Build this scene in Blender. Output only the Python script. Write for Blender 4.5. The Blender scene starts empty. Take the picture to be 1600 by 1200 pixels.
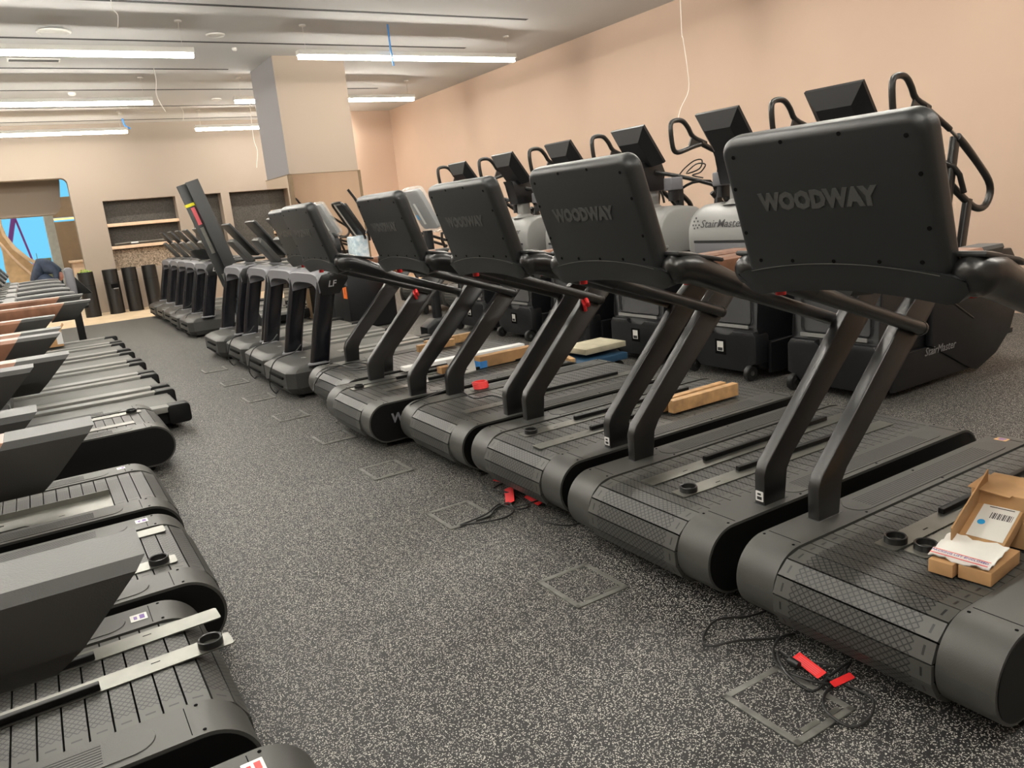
import bpy, bmesh, math, random
from mathutils import Vector, Matrix
random.seed(7)
S = bpy.context.scene
COL = S.collection
PI = math.pi
# ------------------------------------------------------------------ camera
CAMH = 1.5
F = 1211.37
RW = [[0.8450514726275438, -0.5266707859339643, -0.09222739209967343],
      [-0.19561922920481367, -0.144004946358276, -0.970049324822244],
      [0.49761543964704436, 0.8377830618164092, -0.2247185251747561]]
cam_d = bpy.data.cameras.new('camera'); cam = bpy.data.objects.new('camera', cam_d); COL.objects.link(cam)
cam_d.sensor_width = 36; cam_d.lens = F / 1600 * 36; cam_d.clip_end = 200
mr = Matrix((RW[0], [-v for v in RW[1]], [-v for v in RW[2]])).transposed().to_4x4()
cam.matrix_world = Matrix.Translation((0, 0, CAMH)) @ mr
S.camera = cam
def fl(px, py, z=0.0):
    "where a thing seen at this place of the photograph touches the height z"
    c = ((px - 800) / F, (py - 600) / F, 1.0)
    d = Vector([sum(RW[k][i] * c[k] for k in range(3)) for i in range(3)])
    return Vector((0, 0, CAMH)) + d * ((z - CAMH) / d.z)
# ------------------------------------------------------------------ world, exposure
S.view_settings.view_transform = 'Standard'; S.view_settings.look = 'None'
S.view_settings.exposure = 2.2; S.view_settings.gamma = 1
S.view_settings.use_curve_mapping = False
w = bpy.data.worlds.new('world'); S.world = w; w.use_nodes = True
bg = w.node_tree.nodes['Background']; bg.inputs[0].default_value = (0.19, 0.61, 0.87, 1); bg.inputs[1].default_value = 0.25
LAMP = 17.0
# ------------------------------------------------------------------ materials
def mat(name, col, rough=.5, metal=0, bump=0, bscale=200, var=0, vscale=8, spec=.5, emit=None, coat=0, col2=None):
    m = bpy.data.materials.new(name); m.use_nodes = True
    n = m.node_tree.nodes; l = m.node_tree.links; p = n['Principled BSDF']
    p.inputs['Base Color'].default_value = (*col, 1); p.inputs['Roughness'].default_value = rough
    p.inputs['Metallic'].default_value = metal; p.inputs['Specular IOR Level'].default_value = spec
    p.inputs['Coat Weight'].default_value = coat
    tc = n.new('ShaderNodeTexCoord')
    if emit: p.inputs['Emission Color'].default_value = (*emit[0], 1); p.inputs['Emission Strength'].default_value = emit[1]
    if var or col2:
        t = n.new('ShaderNodeTexNoise'); t.inputs['Scale'].default_value = vscale; t.inputs['Detail'].default_value = 5
        l.new(tc.outputs['Object'], t.inputs['Vector'])
        r = n.new('ShaderNodeValToRGB'); l.new(t.outputs['Fac'], r.inputs['Fac'])
        c2 = col2 or tuple(min(1, c * (1 + var)) for c in col)
        c1 = col if col2 else tuple(c * (1 - var) for c in col)
        r.color_ramp.elements[0].position = .35; r.color_ramp.elements[1].position = .65
        r.color_ramp.elements[0].color = (*c1, 1); r.color_ramp.elements[1].color = (*c2, 1)
        l.new(r.outputs['Color'], p.inputs['Base Color'])
    if bump:
        t = n.new('ShaderNodeTexNoise'); t.inputs['Scale'].default_value = bscale; t.inputs['Detail'].default_value = 3
        l.new(tc.outputs['Object'], t.inputs['Vector'])
        b = n.new('ShaderNodeBump'); b.inputs['Strength'].default_value = bump; b.inputs['Distance'].default_value = .002
        l.new(t.outputs['Fac'], b.inputs['Height']); l.new(b.outputs['Normal'], p.inputs['Normal'])
    return m
M = {}
def MM(k, *a, **kw): M[k] = mat(k, *a, **kw)
MM('cover', (.056, .056, .051), .42, bump=.25, bscale=500, var=.08, vscale=3, spec=.5)
MM('shell', (.012, .0135, .014), .4, bump=.2, bscale=500, spec=.6)
MM('sideblack', (.004, .004, .004), .45, spec=.25)
MM('upright', (.006, .006, .006), .36, bump=.1, bscale=600, spec=.9)
MM('gloss', (.009, .009, .009), .3, spec=.7)
MM('rubber', (.016, .016, .016), .42, bump=.1, bscale=300, spec=.5)
MM('rib', (.018, .018, .017), .6)
MM('hole', (.003, .003, .003), .9, spec=.1)
MM('wood', (.22, .105, .062), .42, var=.22, vscale=14)
MM('armgrip', (.028, .028, .026), .5, bump=.2, bscale=500)
MM('logo', (.085, .085, .08), .35, metal=.3, bump=.5, bscale=120)
MM('logodark', (.04, .04, .042), .5)
MM('logowhite', (.5, .5, .5), .4)
MM('logoside', (.2, .2, .2), .4)
MM('plate', (.19, .19, .17), .33, metal=.75, var=.1, vscale=10)
MM('metal', (.45, .45, .45), .28, metal=1)
MM('red', (.62, .02, .02), .3)
MM('redtag', (.72, .03, .03), .35)
MM('white', (.75, .75, .73), .5)
MM('paper', (.72, .71, .66), .6)
MM('bluedot', (.02, .33, .7), .5)
MM('purple', (.2, .12, .4), .5)
MM('card', (.47, .27, .12), .75, var=.12, vscale=9, bump=.2)
MM('pine', (.55, .33, .15), .55, var=.2, vscale=18, bump=.2)
MM('ink', (.02, .02, .02), .6)
MM('smgrey', (.27, .27, .26), .36, bump=.15, bscale=500)
MM('smblack', (.0085, .009, .0105), .42, bump=.15, bscale=500)
MM('smtube', (.014, .0135, .013), .3, spec=.6)
MM('screen', (.008, .009, .01), .22)
MM('lfgrey', (.17, .17, .185), .42)
MM('lfpost', (.006, .0065, .009), .2, spec=.6, coat=.1)
MM('lfbase', (.042, .042, .039), .42, bump=.2, bscale=400)
MM('lfbelt', (.10, .10, .092), .5, bump=.3, bscale=250, var=.06, vscale=5)
MM('lfrail', (.2, .2, .185), .4)
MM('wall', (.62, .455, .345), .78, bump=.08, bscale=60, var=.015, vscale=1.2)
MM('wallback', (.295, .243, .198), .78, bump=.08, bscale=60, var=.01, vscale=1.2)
MM('ceil', (.60, .60, .59), .8, bump=.05, bscale=60)
MM('slot', (.03, .03, .03), .8)
MM('pillar', (.33, .265, .21), .75)
MM('pillarside', (.27, .262, .27), .75)
MM('tile', (.055, .05, .042), .6, var=.35, vscale=35, bump=.5, bscale=60)
MM('shelf', (.62, .44, .3), .5, var=.06, vscale=10)
MM('binblack', (.006, .006, .006), .4)
MM('oak', (.58, .42, .26), .5, var=.1, vscale=5)
MM('strip_floor', (.72, .56, .38), .5, var=.08, vscale=4)
MM('ply', (.42, .27, .13), .55, var=.12, vscale=7)
MM('brownwall', (.16, .105, .055), .6, var=.08, vscale=6)
MM('concrete', (.35, .35, .31), .7, var=.08)
MM('navy', (.035, .05, .085), .8, var=.3, vscale=6)
MM('skin', (.5, .22, .16), .5)
MM('hair', (.015, .012, .01), .6)
MM('bluetape', (.06, .28, .7), .5)
MM('dollyblue', (.03, .09, .17), .5)
MM('pad', (.47, .43, .31), .8, var=.1, vscale=12, bump=.4, bscale=80)
MM('yellow', (.75, .7, .02), .5)
MM('pink', (.7, .12, .14), .5)
MM('orange', (.95, .2, .03), .5)
MM('mauve', (.95, .07, .22), .5)
MM('brick', (.75, .25, .08), .7)
MM('wire', (.75, .73, .68), .5)
MM('lampbody', (.75, .74, .70), .5)
MM('lampglow', (.9, .9, .85), .5, emit=((1, .955, .87), LAMP))
MM('ledstrip', (.9, .7, .3), .5, emit=((1, .62, .2), .35))
MM('plasticlabel', (.4, .6, .7), .4)
# clear plastic wrap
m = mat('wrap', (.75, .78, .76), .18, bump=.9, bscale=14, spec=.8); M['wrap'] = m
m.node_tree.nodes['Principled BSDF'].inputs['Alpha'].default_value = .3
m = mat('wrapblue', (.45, .62, .72), .2, bump=1.0, bscale=20, spec=.8, col2=(.8, .9, .95), vscale=22); M['wrapblue'] = m
m = mat('glass', (.9, .97, 1), .03); M['glass'] = m
m.node_tree.nodes['Principled BSDF'].inputs['Transmission Weight'].default_value = 1
m.node_tree.nodes['Principled BSDF'].inputs['IOR'].default_value = 1.02
m = mat('mirror', (.82, .76, .68), .02, metal=1); M['mirror'] = m
# pebble panel
m = mat('pebble', (.2, .15, .1), .7); M['pebble'] = m
n = m.node_tree.nodes; l = m.node_tree.links
v = n.new('ShaderNodeTexVoronoi'); v.inputs['Scale'].default_value = 42; tc = n.new('ShaderNodeTexCoord'); l.new(tc.outputs['Object'], v.inputs['Vector'])
r = n.new('ShaderNodeValToRGB'); l.new(v.outputs['Color'], r.inputs['Fac']); l.new(r.outputs['Color'], n['Principled BSDF'].inputs['Base Color'])
r.color_ramp.elements[0].color = (.12, .09, .06, 1); r.color_ramp.elements[1].color = (.6, .48, .36, 1)
# speckled rubber floor
def rubber_floor():
    m = mat('rubber_floor', (.03, .03, .03), .55, spec=.45); n = m.node_tree.nodes; l = m.node_tree.links; p = n['Principled BSDF']
    tc = n.new('ShaderNodeTexCoord')
    nz = n.new('ShaderNodeTexNoise'); nz.inputs['Scale'].default_value = 260; nz.inputs['Detail'].default_value = 1
    l.new(tc.outputs['Object'], nz.inputs['Vector'])
    mix = n.new('ShaderNodeMixRGB'); mix.blend_type = 'ADD'; mix.inputs['Fac'].default_value = .006
    l.new(tc.outputs['Object'], mix.inputs[1]); l.new(nz.outputs['Color'], mix.inputs[2])
    last = None
    for sc, th, c in ((250, .20, (.62, .60, .54, 1)), (175, .17, (.36, .35, .31, 1))):
        v = n.new('ShaderNodeTexVoronoi'); v.inputs['Scale'].default_value = sc; l.new(mix.outputs[0], v.inputs['Vector'])
        cr = n.new('ShaderNodeSeparateColor'); l.new(v.outputs['Color'], cr.inputs[0])
        a = n.new('ShaderNodeMath'); a.operation = 'LESS_THAN'; a.inputs[1].default_value = th * 1.5; l.new(cr.outputs[0], a.inputs[0])
        b = n.new('ShaderNodeMath'); b.operation = 'LESS_THAN'; b.inputs[1].default_value = .42; l.new(v.outputs['Distance'], b.inputs[0])
        ml = n.new('ShaderNodeMath'); ml.operation = 'MULTIPLY'; l.new(a.outputs[0], ml.inputs[0]); l.new(b.outputs[0], ml.inputs[1])
        mx = n.new('ShaderNodeMixRGB'); l.new(ml.outputs[0], mx.inputs[0])
        if last: l.new(last, mx.inputs[1])
        else: mx.inputs[1].default_value = (.014, .014, .0145, 1)
        mx.inputs[2].default_value = c; last = mx.outputs[0]
    l.new(last, p.inputs['Base Color'])
    nb = n.new('ShaderNodeTexNoise'); nb.inputs['Scale'].default_value = 300; l.new(tc.outputs['Object'], nb.inputs['Vector'])
    b = n.new('ShaderNodeBump'); b.inputs['Strength'].default_value = .3; b.inputs['Distance'].default_value = .002
    l.new(nb.outputs['Fac'], b.inputs['Height']); l.new(b.outputs['Normal'], p.inputs['Normal'])
    return m
M['floor'] = rubber_floor()
# slat with diamond grooves (uv: u along the belt, v across, metres)
def slat_mat():
    m = mat('slat', (.060, .060, .054), .48, spec=.6); n = m.node_tree.nodes; l = m.node_tree.links; p = n['Principled BSDF']
    uv = n.new('ShaderNodeUVMap'); sp = n.new('ShaderNodeSeparateXYZ'); l.new(uv.outputs[0], sp.inputs[0])
    def mth(op, a, b=None):
        k = n.new('ShaderNodeMath'); k.operation = op
        for i, q in enumerate((a, b)):
            if q is None: continue
            if isinstance(q, (int, float)): k.inputs[i].default_value = q
            else: l.new(q, k.inputs[i])
        return k.outputs[0]
    u, v = sp.outputs[0], sp.outputs[1]
    outs = []
    for op in ('ADD', 'SUBTRACT'):
        s = mth(op, mth('MULTIPLY', u, 1.25), v)
        f = mth('ABSOLUTE', mth('SUBTRACT', mth('FRACT', mth('MULTIPLY', s, 1 / .024)), .5))
        outs.append(mth('LESS_THAN', f, .12))
    g = mth('MAXIMUM', outs[0], outs[1])
    inside = mth('LESS_THAN', mth('ABSOLUTE', v), .205)
    g = mth('MULTIPLY', g, inside)
    # little dashes near both ends of each slat
    du = mth('ABSOLUTE', mth('SUBTRACT', mth('FRACT', mth('MULTIPLY', u, 1 / .057)), .5))
    dash = mth('MULTIPLY', mth('LESS_THAN', du, .22), mth('LESS_THAN', mth('ABSOLUTE', mth('SUBTRACT', mth('ABSOLUTE', v), .235)), .0035))
    g = mth('MAXIMUM', g, dash)
    mx = n.new('ShaderNodeMixRGB'); l.new(g, mx.inputs[0]); mx.inputs[1].default_value = (.060, .060, .054, 1); mx.inputs[2].default_value = (.006, .006, .006, 1)
    l.new(mx.outputs[0], p.inputs['Base Color'])
    b = n.new('ShaderNodeBump'); b.inputs['Strength'].default_value = .6; b.inputs['Distance'].default_value = .002; b.invert = True
    l.new(g, b.inputs['Height']); l.new(b.outputs['Normal'], p.inputs['Normal'])
    return m
M['slat'] = slat_mat()
# ------------------------------------------------------------------ mesh helpers
class MB:
    def __init__(s): s.v = []; s.f = []; s.m = []; s.uv = {}
    def add(s, vs, fs, m=0, uvs=None):
        o = len(s.v); s.v += [tuple(p) for p in vs]
        for i, f in enumerate(fs):
            if uvs: s.uv[len(s.f)] = [uvs[k] for k in f]
            s.f.append([o + k for k in f]); s.m.append(m)
        return s
    def box(s, x0, x1, y0, y1, z0, z1, m=0, r=0, mtx=None):
        if r <= 0:
            vs = [(x, y, z) for x in (x0, x1) for y in (y0, y1) for z in (z0, z1)]
            if mtx: vs = [mtx @ Vector(p) for p in vs]
            s.add(vs, [(0, 1, 3, 2), (4, 6, 7, 5), (0, 4, 5, 1), (2, 3, 7, 6), (0, 2, 6, 4), (1, 5, 7, 3)], m); return s
        bm = bmesh.new(); bmesh.ops.create_cube(bm, size=1)
        for q in bm.verts: q.co = Vector(((x0 + x1) / 2 + q.co.x * (x1 - x0), (y0 + y1) / 2 + q.co.y * (y1 - y0), (z0 + z1) / 2 + q.co.z * (z1 - z0)))
        bmesh.ops.bevel(bm, geom=bm.edges[:], offset=r, segments=3, affect='EDGES', profile=.5)
        s.frombm(bm, m, mtx); return s
    def frombm(s, bm, m=0, mtx=None):
        bm.verts.index_update()
        vs = [(mtx @ q.co) if mtx else q.co.copy() for q in bm.verts]
        s.add(vs, [[q.index for q in f.verts] for f in bm.faces], m); bm.free()
    def prism(s, pts, a, b, axis='y', m=0, bev=0, seg=2, mtx=None, capm=None):
        "pts is a loop in the plane across axis; y: (x,z), z: (x,y), x: (y,z)"
        def P(p, t): return {'y': (p[0], t, p[1]), 'z': (p[0], p[1], t), 'x': (t, p[0], p[1])}[axis]
        bm = bmesh.new()
        A = [bm.verts.new(P(p, a)) for p in pts]; B = [bm.verts.new(P(p, b)) for p in pts]
        k = len(pts)
        fa = bm.faces.new(A); fb = bm.faces.new(B[::-1])
        for i in range(k): bm.faces.new((A[i], B[i], B[(i + 1) % k], A[(i + 1) % k]))
        if bev:
            es = list(set(list(fa.edges) + list(fb.edges)))
            bmesh.ops.bevel(bm, geom=es, offset=bev, segments=seg, affect='EDGES', profile=.5, clamp_overlap=True)
        bmesh.ops.recalc_face_normals(bm, faces=bm.faces[:])
        s.frombm(bm, m, mtx); return s
    def tube(s, pts, r, m=0, n=10, closed=False, sub=0, cap=True, flat=None):
        P = [Vector(p) for p in pts]
        R = r if isinstance(r, (list, tuple)) else [r] * len(P)
        if sub:
            Q = []; RR = []; k = len(P)
            rng = range(k if closed else k - 1)
            for i in rng:
                p0, p1, p2, p3 = (P[(i - 1) % k] if closed or i > 0 else P[i] * 2 - P[i + 1]), P[i], P[(i + 1) % k], (P[(i + 2) % k] if closed or i + 2 < k else P[(i + 1) % k] * 2 - P[i])
                for j in range(sub):
                    t = j / sub
                    Q.append(.5 * ((2 * p1) + (p2 - p0) * t + (2 * p0 - 5 * p1 + 4 * p2 - p3) * t * t + (3 * p1 - p0 - 3 * p2 + p3) * t ** 3))
                    RR.append(R[i] * (1 - t) + R[(i + 1) % k] * t)
            if not closed: Q.append(P[-1]); RR.append(R[-1])
            P, R = Q, RR
        k = len(P); vs = []; up = None
        for i in range(k):
            if closed: t = P[(i + 1) % k] - P[(i - 1) % k]
            else: t = P[min(i + 1, k - 1)] - P[max(i - 1, 0)]
            t.normalize()
            if up is None: up = Vector((0, 0, 1)) if abs(t.z) < .9 else Vector((1, 0, 0))
            a = t.cross(up); a.normalize(); b = a.cross(t); up = b
            for j in range(n):
                an = 2 * PI * j / n
                vs.append(P[i] + a * (math.cos(an) * R[i]) + b * (math.sin(an) * R[i] * (flat or 1)))
        fs = []
        for i in range(k if closed else k - 1):
            for j in range(n):
                i2 = (i + 1) % k
                fs.append((i * n + j, i * n + (j + 1) % n, i2 * n + (j + 1) % n, i2 * n + j))
        if not closed and cap: fs += [tuple(range(n))[::-1], tuple((k - 1) * n + j for j in range(n))]
        s.add(vs, fs, m); return s
    def lathe(s, prof, c=(0, 0, 0), n=24, m=0, mtx=None):
        vs = []; k = len(prof)
        for (r, z) in prof:
            for j in range(n):
                a = 2 * PI * j / n; vs.append(Vector((c[0] + r * math.cos(a), c[1] + r * math.sin(a), c[2] + z)))
        fs = [(i * n + j, i * n + (j + 1) % n, (i + 1) * n + (j + 1) % n, (i + 1) * n + j) for i in range(k - 1) for j in range(n)]
        if prof[0][0] > 1e-6: fs.append(tuple(range(n))[::-1])
        if prof[-1][0] > 1e-6: fs.append(tuple((k - 1) * n + j for j in range(n)))
        if mtx: vs = [mtx @ q for q in vs]
        s.add(vs, fs, m); return s
    def disc(s, c, r, h, axis, m=0, n=20):
        rot = {'z': Matrix(), 'y': Matrix.Rotation(-PI / 2, 4, 'X'), 'x': Matrix.Rotation(PI / 2, 4, 'Y')}[axis]
        return s.lathe([(r, 0), (r, h)], (0, 0, 0), n, m, Matrix.Translation(c) @ rot)
    def build(s, name, mats, parent=None, angle=38, smooth=True):
        me = bpy.data.meshes.new(name); me.from_pydata(s.v, [], s.f)
        if not isinstance(mats, (list, tuple)): mats = [mats]
        for q in mats: me.materials.append(M[q])
        for i, p in enumerate(me.polygons): p.material_index = s.m[i]
        if s.uv:
            ul = me.uv_layers.new(name='UVMap')
            for i, p in enumerate(me.polygons):
                if i in s.uv:
                    for k, li in enumerate(p.loop_indices): ul.data[li].uv = s.uv[i][k]
        bm = bmesh.new(); bm.from_mesh(me)
        bmesh.ops.recalc_face_normals(bm, faces=bm.faces[:])
        if smooth:
            for f in bm.faces: f.smooth = True
            for e in bm.edges:
                if len(e.link_faces) == 2 and e.calc_face_angle(0) > math.radians(angle): e.smooth = False
        bm.to_mesh(me); bm.free()
        o = bpy.data.objects.new(name, me); COL.objects.link(o)
        if parent: o.parent = parent
        return o
def tag(o, label=None, cat=None, group=None, kind=None):
    if label: o['label'] = label
    if cat: o['category'] = cat
    if group: o['group'] = group
    if kind: o['kind'] = kind
    return o
def empty(name, loc=(0, 0, 0), rz=0):
    o = bpy.data.objects.new(name, None); COL.objects.link(o); o.location = loc; o.rotation_euler = (0, 0, rz); o.empty_display_size = .1
    return o
def copy_tree(o, parent=None):
    c = o.copy(); COL.objects.link(c); c.parent = parent
    for ch in [q for q in o.children]: copy_tree(ch, c)
    return c
def place(o, loc, rz, label, group=None):
    o.location = loc; o.rotation_euler = (0, 0, rz); o['label'] = label
    if group: o['group'] = group
    return o
def structure(o, label=None):
    o['kind'] = 'structure'
    if label: o['label'] = label
    return o
def text_mb(txt, size, depth=.001, shear=0, sx=1, bold=0, spacing=1):
    c = bpy.data.curves.new('t', 'FONT'); c.body = txt; c.size = size; c.extrude = depth; c.align_x = 'CENTER'; c.align_y = 'CENTER'
    c.shear = shear; c.offset = bold; c.space_character = spacing; c.resolution_u = 2
    o = bpy.data.objects.new('t', c); COL.objects.link(o)
    dg = bpy.context.evaluated_depsgraph_get(); me = o.evaluated_get(dg).to_mesh()
    mb = MB(); mb.add([Vector((q.co.x * sx, q.co.y, q.co.z)) for q in me.vertices], [list(p.vertices) for p in me.polygons])
    o.evaluated_get(dg).to_mesh_clear(); bpy.data.objects.remove(o); bpy.data.curves.remove(c)
    return mb
def frame(origin, xdir, ydir):
    x = Vector(xdir).normalized(); y = Vector(ydir); y = (y - x * y.dot(x)).normalized(); z = x.cross(y)
    return Matrix(((x.x, y.x, z.x, origin[0]), (x.y, y.y, z.y, origin[1]), (x.z, y.z, z.z, origin[2]), (0, 0, 0, 1)))
def text_obj(name, txt, size, mtx, m, parent, **kw):
    mb = text_mb(txt, size, **kw); mb.v = [tuple(mtx @ Vector(p)) for p in mb.v]
    return mb.build(name, m, parent, smooth=False)
def stadium(x0, x1, z0, z1, r, n=10):
    "loop of a bar with round ends"
    pts = []
    for cx, cz, a0 in ((x1 - r, z1 - r, 0), (x0 + r, z1 - r, 90), (x0 + r, z0 + r, 180), (x1 - r, z0 + r, 270)):
        for k in range(n + 1): a = math.radians(a0 + 90 * k / n); pts.append((cx + r * math.cos(a), cz + r * math.sin(a)))
    return pts
def slab(mb, x0, x1, y0, y1, r, za, zb, b, m=0, mtx=None, n=6, k=4):
    "rounded rectangle plate from za to zb with rolled edges of radius b"
    lv = [(b * (1 - math.cos(PI / 2 * i / k)), za + b * (1 - math.sin(PI / 2 * i / k))) for i in range(k, -1, -1)]
    lv = [(b * (1 - math.sin(PI / 2 * i / k)), za + b * (1 - math.cos(PI / 2 * i / k))) for i in range(0, k + 1)]
    lv += [(b * (1 - math.cos(PI / 2 * i / k)), zb - b * (1 - math.sin(PI / 2 * i / k))) for i in range(0, k + 1)]
    vs = []; fs = []; N_ = None
    for ins, z in lv:
        loop = stadium(x0 + ins, x1 - ins, y0 + ins, y1 - ins, max(.002, r - ins), n); N_ = len(loop)
        vs += [(p[0], p[1], z) for p in loop]
    L_ = len(lv)
    fs = [(i * N_ + j, i * N_ + (j + 1) % N_, (i + 1) * N_ + (j + 1) % N_, (i + 1) * N_ + j) for i in range(L_ - 1) for j in range(N_)]
    fs += [tuple(range(N_))[::-1], tuple((L_ - 1) * N_ + j for j in range(N_))]
    if mtx: vs = [mtx @ Vector(p) for p in vs]
    mb.add(vs, fs, m); return mb
def rrect(w, h, r, n=5):
    return stadium(-w / 2, w / 2, -h / 2, h / 2, r, n)
# ------------------------------------------------------------------ room
WX, WYB, ZC = 8.18, 19.4, 4.0
mb = MB(); mb.box(-5, WX + .02, -4, 16.87, -.08, 0); structure(mb.build('floor', 'floor'), 'speckled dark grey rubber floor')
mb = MB(); mb.box(-5, WX + .02, 16.87, 34, -.08, 0); structure(mb.build('floor', 'strip_floor'), 'pale wood floor beyond the rubber')
mb = MB(); mb.box(WX, WX + .15, -4, 20, 0, ZC + .3); structure(mb.build('wall_right', 'wall'), 'peach painted wall')
mb = MB(); mb.box(WX - .02, WX, -4, 4.02, 0, ZC); structure(mb.build('trim_1', 'wall'), 'thicker stretch of the peach wall')
mb = MB(); mb.box(-5, WX, -4.15, -4, 0, ZC + .3); structure(mb.build('wall_rear_bounce', 'wallback'))  # unseen wall, put in to close the room for bounce light
mb = MB(); mb.box(-5.15, -5, -4.15, 34, 0, ZC + .3); structure(mb.build('wall_left_bounce', 'wallback'))  # added out of view so that light bounces back from the left
mb = MB()   # back wall with the opening on the left and three recesses
BX = 1.05; ND = .35
NI = [(1.64, 3.13), (3.42, 4.13), (4.32, 6.0)]; NZ0, NZ1 = .88, 2.39
mb.box(BX, NI[0][0], WYB, WYB + ND, 0, ZC)
mb.box(NI[0][1], NI[1][0], WYB, WYB + ND, NZ0, NZ1); mb.box(NI[1][1], NI[2][0], WYB, WYB + ND, NZ0, NZ1)
mb.box(NI[0][0], 6.6, WYB, WYB + ND, 0, NZ0); mb.box(NI[0][0], 6.6, WYB, WYB + ND, NZ1, ZC)
mb.box(NI[2][1], 6.6, WYB, WYB + ND, NZ0, NZ1)
# lintel with a rounded corner over the opening
OT = 2.92
lint = [(-5, OT), (BX - .12, OT)] + [(BX - .12 + .12 * math.sin(a), OT - .12 + .12 * math.cos(a)) for a in [PI / 2 * k / 6 for k in range(1, 7)]] + [(BX, ZC), (-5, ZC)]
mb.prism(lint, WYB, WYB + ND, 'y')
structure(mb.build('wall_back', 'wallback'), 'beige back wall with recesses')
mb = MB(); mb.box(6.3, WX, 18.37, 18.5, 0, ZC); mb.box(6.3, 6.4, 18.5, WYB, 0, ZC); structure(mb.build('wall_back', 'wall'), 'peach wall beside the pillar')
mb = MB(); mb.box(NI[0][0], 6.0, WYB + ND, WYB + ND + .05, NZ0, NZ1); structure(mb.build('trim_2', 'tile'), 'dark tiles lining the recesses')
mb = MB(); mb.box(NI[0][0], NI[0][1], WYB + ND - .06, WYB + ND, NZ0, 1.32); structure(mb.build('trim_3', 'pebble'), 'pebble panel in the first recess')
for z, lab in ((1.83, 'upper wooden shelf in the dark wall recess'), (1.34, 'lower wooden shelf in the dark wall recess')):
    mb = MB(); mb.box(NI[0][0], NI[0][1], WYB + .02, WYB + ND, z, z + .07, r=.004); tag(mb.build('wall_shelf', 'shelf'), lab, 'shelf', 'shelves in the recess')
mb = MB(); mb.tube([(1.72, 19.5, 1.45), (2.0, 19.53, 1.46), (2.4, 19.5, 1.455), (2.75, 19.52, 1.46)], .035, sub=3, flat=.6); mb.box(2.05, 2.2, 19.46, 19.5, 1.44, 1.47, 1)
tag(mb.build('fabric_roll', ['plate', 'white']), 'flat grey bundle lying on the lower recess shelf', 'fabric')
# ceiling: flat bays and shallow vaulted bays, dark linear slots between
CY = [-4, -2.9]
slots = [-3.05 + 1.828 * k for k in range(0, 13)]
slots = [y for y in slots]
prof = []
# slots at 9.75 11.55 13.40 15.25 17.1 18.95 ; vaulted bays start at 9.75, 13.4, 17.1 ...
base = 9.75
y = base - 4 * 3.68
ys = [(-4, ZC)]
vault = []
while y < 19.3:
    if y + 1.83 > -4: vault.append(y)
    y += 3.68
for y0 in vault:
    for k in range(0, 13):
        t = k / 12
        yy = y0 + .12 + t * 1.6
        zz = ZC + .06 * (math.sin(PI * min(1, t / .62) / 2) if t < .62 else math.cos(PI / 2 * (t - .62) / .38) ** .8 if t < 1 else 0)
        if yy > -4 and yy < 33: ys.append((yy, zz))
ys.append((34, ZC)); ys.sort()
mb = MB(); N = len(ys); XE = 6.2
vs = [(-5, a, b) for a, b in ys] + [(XE, a, b) for a, b in ys] + [(XE + .9, a, ZC) for a, b in ys] + [(WX + .1, a, ZC) for a, b in ys]
fs = [(r_ * N + i, r_ * N + i + 1, (r_ + 1) * N + i + 1, (r_ + 1) * N + i) for r_ in range(3) for i in range(N - 1)]
mb.add(vs, fs)
mb.add([(-5.1, -4.1, ZC + .32), (WX + .1, -4.1, ZC + .32), (WX + .1, 34, ZC + .32), (-5.1, 34, ZC + .32)], [(0, 1, 2, 3)])
structure(mb.build('ceiling', 'ceil', angle=60), 'grey ceiling with shallow vaulted bays')
SL = []
y = base - 4 * 3.68; kk = 0
while y < 19.5:
    for q, xr in ((y, 6.6), (y + 1.82, 6.6)):
        if q > -3.9: SL.append((q, xr))
    y += 3.68
for q, xr in SL:
    mb = MB()
    if abs(q - 13.43) < .1: mb.box(-5, 3.3, q - .032, q + .032, ZC - .004, ZC + .02)
    else: mb.box(-5, xr, q - .032, q + .032, ZC - .004, ZC + .02)
    tag(mb.build('trim_4', 'slot'), kind='structure')
# pillar with mirror cladding
px0, px1, py0, py1 = 3.70, 4.83, 12.36, 13.66
mb = MB(); mb.box(px0, px1, py0, py1, 0, ZC, 0)
for i, f in enumerate(mb.f):
    xs = [mb.v[k][0] for k in f]
    if max(xs) - min(xs) < 1e-6 and xs[0] < 4: mb.m[i] = 1
structure(mb.build('wall_pillar', ['pillar', 'pillarside']), 'square peach pillar')
t = empty('mirror_cladding', (px0, py0, 0)); tag(t, 'tall mirror panels clad around the lower part of the square pillar', 'mirror')
mb = MB(); mb.box(.03, px1 - px0 - .02, -.025, -.005, .05, 2.26); mb.build('mirror_panel', 'mirror', t)
mb = MB(); mb.box(-.025, -.005, .03, py1 - py0, .05, 2.26); mb.build('mirror_panel', 'mirror', t)
mb = MB(); mb.box(-.03, .03, -.03, .03, 0.02, 2.27); mb.box(px1 - px0 - .02, px1 - px0 + .025, -.03, .03, .02, 2.27)
mb.box(-.03, px1 - px0 + .02, -.03, 0, 2.26, 2.272); mb.box(-.03, 0, 0, py1 - py0, 2.26, 2.272); mb.build('edge_trim', 'brownwall', t)
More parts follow.
